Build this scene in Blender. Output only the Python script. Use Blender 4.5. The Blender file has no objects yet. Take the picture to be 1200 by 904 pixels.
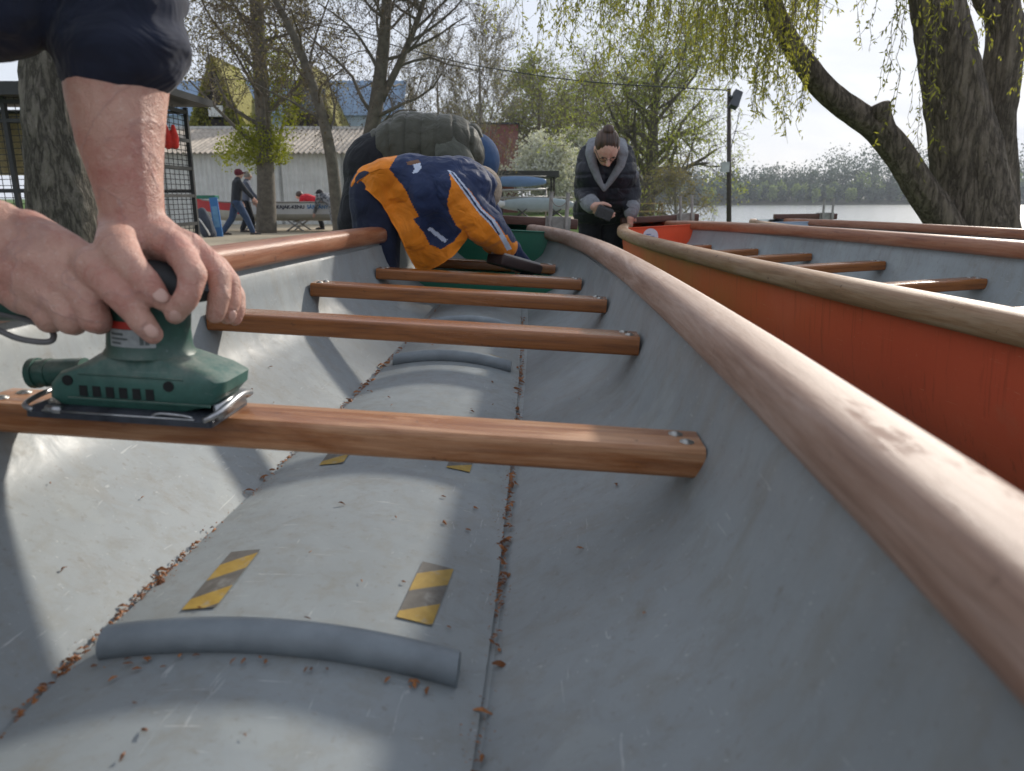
import bpy, bmesh, math, random
from mathutils import Vector, Matrix, noise

R = math.radians
SC = bpy.context.scene
COL = SC.collection
# ------------------------------------------------------------------ camera
CAMZ = 0.95
F = 870.0            # focal length in pixels of a 1200 px wide frame
PITCH = math.atan(220.0 / F)
CP, SP = math.cos(PITCH), math.sin(PITCH)


def at(x, y, D):
    """world point seen at photo pixel (x, y) at distance D ahead"""
    v = (y - 452.0) / F
    zc = D / (CP - v * SP)
    return Vector(((x - 600.0) / F * zc, D, CAMZ - (SP + v * CP) * zc))


def proj(p):
    X, Y, Z = p[0], p[1], p[2] - CAMZ
    zc = Y * CP - Z * SP
    yc = -(Y * SP) - Z * CP
    if zc < 0.01:
        zc = 0.01
    return 600 + F * X / zc, 452 + F * yc / zc


cam = bpy.data.cameras.new('camera')
co = bpy.data.objects.new('camera', cam)
COL.objects.link(co)
co.location = (0, 0, CAMZ)
co.rotation_euler = (math.pi / 2 - PITCH, 0, 0)
cam.sensor_width = 36
cam.lens = 36 * F / 1200.0
cam.clip_start = 0.02
cam.clip_end = 5000
cam.dof.use_dof = True
cam.dof.focus_distance = 1.9
cam.dof.aperture_fstop = 7.5
SC.camera = co

# ------------------------------------------------------------------ helpers


def tag(o, label=None, cat=None, group=None, kind=None):
    if label: o['label'] = label
    if cat: o['category'] = cat
    if group: o['group'] = group
    if kind: o['kind'] = kind
    return o


def empty(name, loc, rot=(0, 0, 0)):
    o = bpy.data.objects.new(name, None)
    o.empty_display_size = 0.05
    COL.objects.link(o)
    o.location = loc
    o.rotation_euler = rot
    return o


class MB:
    def __init__(self):
        self.v, self.f, self.m = [], [], []

    def add(self, vs, fs, mi=0):
        b = len(self.v)
        self.v.extend([tuple(p) for p in vs])
        for f in fs:
            self.f.append(tuple(i + b for i in f))
            self.m.append(mi)

    def quad(self, a, b, c, d, mi=0):
        self.add([a, b, c, d], [(0, 1, 2, 3)], mi)

    def box(self, c, s, mi=0, M=None):
        cx, cy, cz = c
        x, y, z = s[0] / 2, s[1] / 2, s[2] / 2
        vs = [Vector((cx + i * x, cy + j * y, cz + k * z)) for k in (-1, 1) for j in (-1, 1) for i in (-1, 1)]
        if M is not None:
            vs = [M @ q for q in vs]
        self.add(vs, [(0, 2, 3, 1), (4, 5, 7, 6), (0, 1, 5, 4), (2, 6, 7, 3), (0, 4, 6, 2), (1, 3, 7, 5)], mi)

    def tube(self, pts, rad, n=8, mi=0, caps=True, up=None, sy=1.0):
        pts = [Vector(p) for p in pts]
        N = len(pts)
        if not hasattr(rad, '__len__'):
            rad = [rad] * N
        t0 = (pts[1] - pts[0]).normalized()
        a = Vector(up) if up else (Vector((0, 0, 1)) if abs(t0.z) < .9 else Vector((1, 0, 0)))
        u = (a - t0 * a.dot(t0)).normalized()
        vs, fs = [], []
        for i in range(N):
            if i == 0: t = t0
            elif i == N - 1: t = (pts[i] - pts[i - 1]).normalized()
            else: t = ((pts[i + 1] - pts[i]).normalized() + (pts[i] - pts[i - 1]).normalized())
            if t.length < 1e-9: t = t0.copy()
            t.normalize()
            u = u - t * u.dot(t)
            if u.length < 1e-6: u = t.orthogonal()
            u.normalize()
            w = t.cross(u)
            for k in range(n):
                an = 2 * math.pi * k / n
                vs.append(pts[i] + (u * math.cos(an) + w * math.sin(an) * sy) * rad[i])
        for i in range(N - 1):
            for k in range(n):
                k2 = (k + 1) % n
                fs.append((i * n + k, i * n + k2, (i + 1) * n + k2, (i + 1) * n + k))
        if caps:
            fs.append(tuple(range(n - 1, -1, -1)))
            fs.append(tuple((N - 1) * n + k for k in range(n)))
        self.add(vs, fs, mi)

    def sphere(self, c, r, nu=16, nv=10, mi=0, M=None):
        if not hasattr(r, '__len__'): r = (r, r, r)
        c = Vector(c)
        vs = [Vector((0, 0, r[2]))]
        for j in range(1, nv):
            th = math.pi * j / nv
            for i in range(nu):
                ph = 2 * math.pi * i / nu
                vs.append(Vector((r[0] * math.sin(th) * math.cos(ph), r[1] * math.sin(th) * math.sin(ph), r[2] * math.cos(th))))
        vs.append(Vector((0, 0, -r[2])))
        if M is not None: vs = [M @ q for q in vs]
        vs = [q + c for q in vs]
        fs = []
        for i in range(nu):
            fs.append((0, 1 + i, 1 + (i + 1) % nu))
        for j in range(nv - 2):
            for i in range(nu):
                a, b = 1 + j * nu + i, 1 + j * nu + (i + 1) % nu
                fs.append((a, a + nu, b + nu, b))
        e = len(vs) - 1
        s0 = 1 + (nv - 2) * nu
        for i in range(nu):
            fs.append((e, s0 + (i + 1) % nu, s0 + i))
        self.add(vs, fs, mi)

    def chain(self, jr, n=14):
        """limb: spheres at the joints and cones between them (for remeshing)"""
        for i, (p, r) in enumerate(jr):
            self.sphere(p, r, n, max(6, n // 2 + 1))
            if i:
                q, s = jr[i - 1]
                if (Vector(p) - Vector(q)).length > 1e-5:
                    self.tube([q, p], [s, r], n)

    def build(self, name, mats, parent=None, smooth=True, bevel=0, kind=None, bseg=2):
        me = bpy.data.meshes.new(name)
        me.from_pydata(self.v, [], self.f)
        if not isinstance(mats, (list, tuple)): mats = [mats]
        for m in mats: me.materials.append(m)
        me.polygons.foreach_set('material_index', self.m)
        if bevel:
            bm = bmesh.new(); bm.from_mesh(me)
            ed = [e for e in bm.edges if len(e.link_faces) == 2 and e.calc_face_angle(0) > 0.5]
            bmesh.ops.bevel(bm, geom=ed, offset=bevel, segments=bseg, profile=0.5, affect='EDGES')
            bm.to_mesh(me); bm.free()
        me.validate()
        me.polygons.foreach_set('use_smooth', [smooth] * len(me.polygons))
        o = bpy.data.objects.new(name, me)
        COL.objects.link(o)
        if parent: o.parent = parent
        if smooth and bevel == 0:
            pass
        if kind: o['kind'] = kind
        return o


def sharp(o, ang=40):
    """mark sharp edges so that flat pieces keep crisp borders under smooth shading"""
    me = o.data
    bm = bmesh.new(); bm.from_mesh(me)
    for e in bm.edges:
        if len(e.link_faces) == 2 and e.calc_face_angle(0) > R(ang): e.smooth = False
    bm.to_mesh(me); bm.free()
    return o


def bake(o, mods):
    """apply a list of (type, settings) modifiers to the mesh"""
    for t, st in mods:
        m = o.modifiers.new(t, t)
        for k, v in st.items(): setattr(m, k, v)
    bpy.context.view_layer.update()
    dg = bpy.context.evaluated_depsgraph_get()
    me = bpy.data.meshes.new_from_object(o.evaluated_get(dg), depsgraph=dg)
    old = o.data
    o.modifiers.clear()
    o.data = me
    me.name = o.name
    bpy.data.meshes.remove(old)
    me.polygons.foreach_set('use_smooth', [True] * len(me.polygons))
    return o


def flesh(mb, name, mats, voxel, parent=None, it=4, fac=0.5):
    o = mb.build(name, mats, None)
    bake(o, [('REMESH', dict(mode='VOXEL', voxel_size=voxel)), ('SMOOTH', dict(factor=fac, iterations=it))])
    if parent: o.parent = parent
    return o


def zone(o, rules, default=0, M=None):
    """material index of each face from where its centre falls in panel outlines"""
    me = o.data
    idx = []
    for p in me.polygons:
        c = p.center
        q = proj(c)
        k = default
        for poly, mi in rules:
            if inside(q, poly): k = mi
        idx.append(k)
    me.polygons.foreach_set('material_index', idx)


def inside(q, poly):
    x, y = q
    r = False
    j = len(poly) - 1
    for i in range(len(poly)):
        xi, yi = poly[i]; xj, yj = poly[j]
        if (yi > y) != (yj > y) and x < (xj - xi) * (y - yi) / (yj - yi) + xi: r = not r
        j = i
    return r


def lerp(tab, x):
    if x <= tab[0][0]: return tab[0][1]
    for (a, b), (c, d) in zip(tab, tab[1:]):
        if x <= c: return b + (d - b) * (x - a) / (c - a)
    return tab[-1][1]


def smoothtab(tab, x):
    """Catmull-Rom through a table"""
    if x <= tab[0][0]: return tab[0][1]
    if x >= tab[-1][0]: return tab[-1][1]
    for i in range(len(tab) - 1):
        a, c = tab[i][0], tab[i + 1][0]
        if x <= c:
            p1, p2 = tab[i][1], tab[i + 1][1]
            m1 = ((p2 - tab[i - 1][1]) / (c - tab[i - 1][0])) if i else (p2 - p1) / (c - a)
            m2 = ((tab[i + 2][1] - p1) / (tab[i + 2][0] - a)) if i + 2 < len(tab) else (p2 - p1) / (c - a)
            t = (x - a) / (c - a); h = c - a
            return (2*t**3-3*t*t+1)*p1 + (t**3-2*t*t+t)*h*m1 + (-2*t**3+3*t*t)*p2 + (t**3-t*t)*h*m2


def spline(pts, n):
    pts = [Vector(p) for p in pts]
    out = []
    N = len(pts)
    for i in range(n):
        t = i / (n - 1) * (N - 1)
        k = min(int(t), N - 2); u = t - k
        p0 = pts[max(k - 1, 0)]; p1 = pts[k]; p2 = pts[k + 1]; p3 = pts[min(k + 2, N - 1)]
        out.append(0.5 * ((2 * p1) + (p2 - p0) * u + (2 * p0 - 5 * p1 + 4 * p2 - p3) * u * u + (3 * p1 - p0 - 3 * p2 + p3) * u ** 3))
    return out


# ------------------------------------------------------------------ materials
class N:
    """tiny node-graph helper"""
    def __init__(self, name):
        self.mat = bpy.data.materials.new(name)
        self.mat.use_nodes = True
        self.t = self.mat.node_tree
        self.bsdf = self.t.nodes['Principled BSDF']
        self.out = self.t.nodes['Material Output']

    def n(self, typ, **kw):
        nd = self.t.nodes.new(typ)
        for k, v in kw.items(): setattr(nd, k, v)
        return nd

    def l(self, a, b): self.t.links.new(a, b)

    def coord(self, scale=(1, 1, 1), kind='Object'):
        tc = self.n('ShaderNodeTexCoord'); mp = self.n('ShaderNodeMapping')
        mp.inputs['Scale'].default_value = scale
        self.l(tc.outputs[kind], mp.inputs['Vector'])
        return mp.outputs['Vector']

    def noise(self, scale, detail=4, rough=.55, vec=None, dist=0):
        nd = self.n('ShaderNodeTexNoise')
        nd.inputs['Scale'].default_value = scale
        nd.inputs['Detail'].default_value = detail
        nd.inputs['Roughness'].default_value = rough
        nd.inputs['Distortion'].default_value = dist
        if vec is None: vec = self.coord()
        self.l(vec, nd.inputs['Vector'])
        return nd.outputs['Fac']

    def ramp(self, fac, stops):
        nd = self.n('ShaderNodeValToRGB')
        cr = nd.color_ramp
        while len(cr.elements) < len(stops): cr.elements.new(0.5)
        for e, (p, c) in zip(cr.elements, stops):
            e.position = p
            e.color = (c[0], c[1], c[2], 1) if hasattr(c, '__len__') else (c, c, c, 1)
        self.l(fac, nd.inputs['Fac'])
        return nd.outputs['Color']

    def mix(self, fac, a, b, mode='MIX'):
        nd = self.n('ShaderNodeMix', data_type='RGBA', blend_type=mode)
        for s, v in ((nd.inputs['Factor'], fac), (nd.inputs['A'], a), (nd.inputs['B'], b)):
            if isinstance(v, (int, float)): s.default_value = v
            elif isinstance(v, tuple): s.default_value = (v[0], v[1], v[2], 1)
            else: self.l(v, s)
        # pick the colour sockets
        return nd

    def cmix(self, fac, a, b, mode='MIX'):
        nd = self.n('ShaderNodeMixRGB', blend_type=mode)
        for s, v in zip(nd.inputs, (fac, a, b)):
            if isinstance(v, (int, float)): s.default_value = v
            elif isinstance(v, tuple): s.default_value = (v[0], v[1], v[2], 1)
            else: self.l(v, s)
        return nd.outputs['Color']

    def math(self, op, a, b=0.0):
        nd = self.n('ShaderNodeMath', operation=op)
        for s, v in zip(nd.inputs, (a, b)):
            if isinstance(v, (int, float)): s.default_value = v
            else: self.l(v, s)
        return nd.outputs[0]

    def base(self, c):
        s = self.bsdf.inputs['Base Color']
        if isinstance(c, tuple): s.default_value = (c[0], c[1], c[2], 1)
        else: self.l(c, s)
        return self

    def set(self, **kw):
        for k, v in kw.items():
            s = self.bsdf.inputs[k.replace('_', ' ')]
            if isinstance(v, (int, float, tuple)): s.default_value = v
            else: self.l(v, s)
        return self

    def bump(self, h, strength=.3, dist=.01):
        b = self.n('ShaderNodeBump')
        b.inputs['Strength'].default_value = strength
        b.inputs['Distance'].default_value = dist
        self.l(h, b.inputs['Height'])
        self.l(b.outputs['Normal'], self.bsdf.inputs['Normal'])
        return self


def simple(name, c, rough=.6, var=.25, scale=8, metal=0, bump=0, bdist=.003, spec=.5):
    m = N(name)
    f = m.noise(scale, 5, .6)
    lo = tuple(x * (1 - var) for x in c); hi = tuple(min(1, x * (1 + var)) for x in c)
    m.base(m.ramp(f, [(.3, lo), (.7, hi)]))
    m.set(Roughness=rough, Metallic=metal, Specular_IOR_Level=spec)
    if bump: m.bump(m.noise(scale * 6, 4), bump, bdist)
    return m.mat


def grey_paint(name, c):
    m = N(name)
    v = m.coord()
    big = m.noise(2.6, 6, .62, v, .6)
    col = m.ramp(big, [(.25, tuple(x * .78 for x in c)), (.55, c), (.8, tuple(min(1, x * 1.16) for x in c))])
    patch = m.noise(6.5, 3, .5, v, .3)              # older coat showing in irregular patches
    col = m.cmix(m.ramp(patch, [(.60, 0), (.63, .30)]), col, (c[0] * 1.22, c[1] * 1.20, c[2] * 1.14))
    st = m.noise(9, 7, .7, m.coord((3.0, 3.0, .4)), .25)   # water marks running down
    col = m.cmix(m.ramp(st, [(.48, 0), (.74, .55)]), col, (.19, .18, .145))
    mud = m.noise(4.3, 9, .78, v, 1.2)
    col = m.cmix(m.ramp(mud, [(.57, 0), (.66, .28), (.80, .5)]), col, (.20, .165, .12))
    grime = m.noise(14, 8, .75, v, .8)
    col = m.cmix(m.ramp(grime, [(.55, 0), (.75, .42)]), col, (.17, .155, .125))
    fine = m.noise(95, 4, .65, v)
    col = m.cmix(m.ramp(fine, [(.60, 0), (.72, .5)]), col, (.16, .145, .12))
    for sc, th in (((1.2, 26, 26), .665), ((20, 2.0, 20), .68)):   # fine pale scratches both ways
        scr = m.noise(9, 4, .6, m.coord(sc), 1.0)
        col = m.cmix(m.ramp(scr, [(th, 0), (th + .03, .5)]), col, (.50, .52, .52))
    m.base(col)
    m.set(Roughness=m.ramp(grime, [(.3, .36), (.7, .62)]), Specular_IOR_Level=.45)
    h = m.math('ADD', m.noise(5, 4, .5, v), m.math('MULTIPLY', grime, .12))
    m.bump(h, .3, .012)
    return m.mat


def wood(name, dark, mid, light, rough=.35, sc=(1, 14, 14), wear=.55, scale=3.0, coat=.2):
    m = N(name)
    sc2 = tuple(2.6 * x if x > 2 else x for x in sc)
    g = m.noise(scale, 9, .68, m.coord(sc), .7)
    col = m.ramp(g, [(.28, dark), (.46, mid), (.58, tuple(.5 * (p + q) for p, q in zip(mid, light))), (.74, light)])
    fine = m.noise(scale * 3.2, 8, .75, m.coord(sc2), .25)
    col = m.cmix(m.ramp(fine, [(.48, 0), (.66, .36)]), col, tuple(x * .5 for x in dark))
    wv = m.noise(4.2, 7, .68, m.coord(tuple(.5 + .18 * x for x in sc)), .4)
    col = m.cmix(m.ramp(wv, [(wear, 0), (wear + .14, .45)]), col, m.ramp(fine, [(.35, tuple(min(1, x * 1.12) for x in light)), (.65, tuple(x * .78 for x in light))]))
    ding = m.noise(38, 4, .6, m.coord((1, 1, 1)))
    col = m.cmix(m.ramp(ding, [(.66, 0), (.72, .6)]), col, tuple(x * .35 for x in dark))
    m.base(col)
    m.set(Roughness=m.ramp(wv, [(wear, rough), (wear + .06, min(1, rough + .3))]), Coat_Weight=coat, Coat_Roughness=.22)
    h = m.math('ADD', fine, m.math('MULTIPLY', ding, .5))
    m.bump(h, .32, .003)
    return m.mat


def fabric(name, c, rough=.85, var=.2, fold=.5, wscale=9):
    m = N(name)
    f = m.noise(14, 5, .6)
    m.base(m.ramp(f, [(.3, tuple(x * (1 - var) for x in c)), (.7, tuple(x * (1 + var) for x in c))]))
    m.set(Roughness=rough, Sheen_Weight=.08, Specular_IOR_Level=.3)
    h = m.noise(wscale, 3, .5, None, .8)
    m.bump(h, fold, .02)
    return m.mat


def leafmat(name, a, b, trans=.35):
    m = N(name)
    oi = m.n('ShaderNodeNewGeometry')
    m.base(m.ramp(oi.outputs['Random Per Island'], [(0, a), (1, b)]))
    m.set(Roughness=.6, Specular_IOR_Level=.25)
    tr = m.n('ShaderNodeBsdfTranslucent')
    mx = m.n('ShaderNodeMixShader'); mx.inputs[0].default_value = trans
    tr.inputs['Color'].default_value = ((a[0] + b[0]) * .7, (a[1] + b[1]) * .7, (a[2] + b[2]) * .4, 1)
    m.l(m.bsdf.outputs[0], mx.inputs[1]); m.l(tr.outputs[0], mx.inputs[2]); m.l(mx.outputs[0], m.out.inputs['Surface'])
    return m.mat


def bark(name, a, b, sc=14, zs=.22, strength=.9, dist=.03):
    """long furrows: ridged noise stretched along the stem, broken by cross cracks"""
    m = N(name)
    v = m.coord((1, 1, zs))
    n1 = m.noise(sc, 6, .62, v, .3)
    ridge = m.math('ABSOLUTE', m.math('SUBTRACT', n1, .5))
    h = m.ramp(ridge, [(0, 0), (.05, .45), (.16, 1)])
    n2 = m.noise(sc * 2.3, 6, .7, m.coord((1, 1, .5)), .6)
    hh = m.math('ADD', m.math('MULTIPLY', h, .7), m.math('MULTIPLY', n2, .6))
    big = m.noise(2.2, 4, .6)
    tint = m.cmix(m.ramp(big, [(.3, 0), (.7, 1)]), a, b)
    col = m.cmix(m.ramp(hh, [(.25, .75), (.85, 0)]), m.cmix(m.ramp(n2, [(.35, 0), (.7, .5)]), tint, tuple(min(1, x * 1.5) for x in b)), tuple(x * .35 for x in a))
    m.base(col); m.set(Roughness=.92, Specular_IOR_Level=.2)
    m.bump(hh, strength, dist)
    return m.mat


def skin(name, c, mott=.5):
    m = N(name)
    v = m.coord()
    f = m.noise(17, 5, .65, v)
    col = m.ramp(f, [(.28, (c[0] * .84, c[1] * .62, c[2] * .62)), (.5, c), (.75, (min(1, c[0] * 1.12), c[1] * 1.2, c[2] * 1.2))])
    f2 = m.noise(46, 6, .7, v)
    col = m.cmix(m.ramp(f2, [(.50, 0), (.72, mott)]), col, (c[0] * .74, c[1] * .44, c[2] * .42))
    f3 = m.noise(130, 5, .7, v)                      # sanding dust caught on the skin
    col = m.cmix(m.ramp(f3, [(.56, 0), (.70, .35)]), col, (.62, .50, .44))
    vein = m.math('ABSOLUTE', m.math('SUBTRACT', m.noise(15, 3, .5, v, .8), .5))
    col = m.cmix(m.ramp(vein, [(0, .32), (.035, 0)]), col, (c[0] * .62, c[1] * .66, c[2] * .80))
    m.base(col)
    m.set(Roughness=m.ramp(f3, [(.4, .46), (.7, .66)]), Subsurface_Weight=.10, Subsurface_Radius=(1.0, .35, .2), Subsurface_Scale=.005, Specular_IOR_Level=.4)
    cr = m.n('ShaderNodeTexVoronoi', feature='DISTANCE_TO_EDGE'); cr.inputs['Scale'].default_value = 260
    m.l(v, cr.inputs['Vector'])
    wr = m.math('ABSOLUTE', m.math('SUBTRACT', m.noise(60, 4, .6, v, 1.5), .5))
    h = m.math('ADD', m.math('MULTIPLY', m.ramp(cr.outputs['Distance'], [(0, 0), (.12, 1)]), .22), m.ramp(wr, [(0, 0), (.07, .8)]))
    h = m.math('ADD', h, m.math('MULTIPLY', m.ramp(vein, [(0, 1), (.06, 0)]), 1.1))
    m.bump(h, .38, .003)
    return m.mat


M_GREY = grey_paint('grey_boat_paint', (.245, .272, .280))
M_GREY2 = grey_paint('pale_boat_paint', (.285, .318, .328))
M_DGREY = simple('dark_grey_plastic', (.19, .222, .243), .45, .2, 20, bump=.1)
M_GREEN = simple('green_hull_paint', (.008, .145, .088), .35, .2, 6)
M_WHITEH = simple('white_hull_paint', (.62, .62, .58), .4, .12, 5)
M_LBLUE = simple('pale_blue_paint', (.40, .50, .60), .4, .1, 5)


def orange_paint(name):
    m = N(name)
    f = m.noise(3, 5, .6)
    col = m.ramp(f, [(.25, (.56, .082, .040)), (.6, (.66, .106, .050)), (.85, (.70, .165, .09))])
    dr = m.noise(10, 5, .7, m.coord((6, 6, .35)), .15)
    col = m.cmix(m.ramp(dr, [(.56, 0), (.67, .5)]), col, (.36, .055, .024))
    pale = m.noise(7, 5, .7, m.coord((1, 1, 1)))
    col = m.cmix(m.ramp(pale, [(.6, 0), (.8, .35)]), col, (.50, .22, .14))
    for sc_, th_ in (((26, 1.5, 26), .66), ((1.5, 20, 20), .67)):
        scr = m.noise(8, 5, .65, m.coord(sc_), 1.0)
        col = m.cmix(m.ramp(scr, [(th_, 0), (th_ + .03, .45)]), col, (.74, .36, .24))
    m.base(col); m.set(Roughness=m.ramp(f, [(.3, .28), (.7, .45)]))
    m.bump(m.noise(6, 4), .15, .01)
    return m.mat


M_ORANGE = orange_paint('faded_orange_hull_paint')
M_ORANGE2 = simple('bright_orange_paint', (.72, .085, .02), .4, .12, 6)
M_GUN = wood('sanded_gunwale_wood', (.19, .100, .066), (.31, .195, .140), (.44, .325, .265), .55, (14, 1.0, 14), .54, 3.0, .0)
M_GUN2 = wood('weathered_gunwale_wood', (.17, .085, .042), (.31, .18, .098), (.42, .30, .20), .55, (14, 1.0, 14), .52, 3.0, .0)
M_GUN3 = wood('varnished_gunwale_wood', (.15, .05, .025), (.30, .115, .055), (.40, .20, .115), .4, (14, 1.0, 14), .62, 3.0, .15)
M_THW = wood('varnished_thwart_wood', (.13, .042, .010), (.265, .090, .020), (.38, .150, .042), .24, (1.0, 14, 14), .60, 3.0, .35)
M_THWS = wood('part_sanded_thwart_wood', (.15, .048, .012), (.29, .102, .026), (.55, .31, .165), .28, (1.0, 14, 14), .47, 3.0, .25)
M_BEAM = wood('dark_beam_wood', (.05, .020, .014), (.10, .042, .03), (.17, .085, .06), .5, (1.0, 12, 12), .7, 3.0, 0)
M_BOLT = simple('zinc_bolt', (.36, .36, .34), .42, .3, 60, 1)
M_GALV = simple('weathered_grey_metal', (.32, .31, .29), .55, .25, 30, .5, .2)
M_CHIP = leafmat('dry_catkin_litter', (.10, .035, .012), (.36, .15, .055), .05)


def tape_mat():
    m = N('hazard_tape_yellow_black')
    tc = m.n('ShaderNodeTexCoord'); sx = m.n('ShaderNodeSeparateXYZ')
    m.l(tc.outputs['Object'], sx.inputs[0])
    t = m.math('ADD', sx.outputs['Y'], m.math('MULTIPLY', sx.outputs['X'], -.75))
    fr = m.math('FRACT', m.math('ADD', m.math('MULTIPLY', t, 1 / .075), 10.42))
    k = m.ramp(fr, [(.50, 0), (.53, 1)])
    w = m.noise(60, 5, .7)
    ye = m.ramp(w, [(.3, (.27, .165, .022)), (.7, (.40, .27, .05))])
    bl = m.ramp(w, [(.3, (.075, .07, .06)), (.7, (.14, .13, .115))])
    col = m.cmix(k, bl, ye)
    col = m.cmix(m.ramp(m.noise(35, 5, .7), [(.54, 0), (.68, .6)]), col, (.25, .26, .25))
    m.base(col); m.set(Roughness=.6)
    return m.mat


M_TAPE = tape_mat()

# ------------------------------------------------------------------ canoes
LEN = 5.8
HW = [(0, .125), (.12, .17), (.3, .225), (.58, .288), (1.1, .356), (1.62, .389), (2.15, .408), (2.69, .418), (2.9, .418)]
WF = [(0, -.15), (.3, -.185), (.6, -.215), (.95, -.245), (1.3, -.28), (1.7, -.30), (2.0, -.31), (2.9, -.312)]
STRIP = [(.8, .125), (.95, .133), (1.7, .163), (2.69, .184), (2.9, .185)]


def sym(s): return s if s <= LEN / 2 else LEN - s
def hw(s): return smoothtab(HW, sym(s))
def wf(s): return smoothtab(WF, sym(s))
def strip(s): return smoothtab(STRIP, max(.8, sym(s)))


PROF = [(0, 0), (.22, 0), (.455, 0), (.58, .030), (.70, .060), (.80, .087), (.855, .106), (.90, .132), (.94, .170), (.97, .210), (.985, .240)]
OPROF = [(0, -.10), (.25, -.095), (.50, -.08), (.70, -.055), (.82, -.02), (.91, .03), (.96, .085), (.99, .14), (1.0, .19), (1.0, .22), (1.0, .24)]


def half(s, extra=0.0, dz=0.0):
    h, f = hw(s) + extra, wf(s) - dz
    k = -wf(s) / .312
    pts = [(a * h, f + b * k) for a, b in (OPROF if dz else PROF)]
    pts += [(h, -.06), (h, -.004)]
    return pts


def section(s, extra=0.0, dz=0.0):
    r = half(s, extra, dz)
    return [(-v, w) for v, w in reversed(r[1:])] + r


def crown_z(s, v):
    b = strip(s)
    return wf(s) + .006 + .025 * (1 - (v / b) ** 2)


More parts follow.
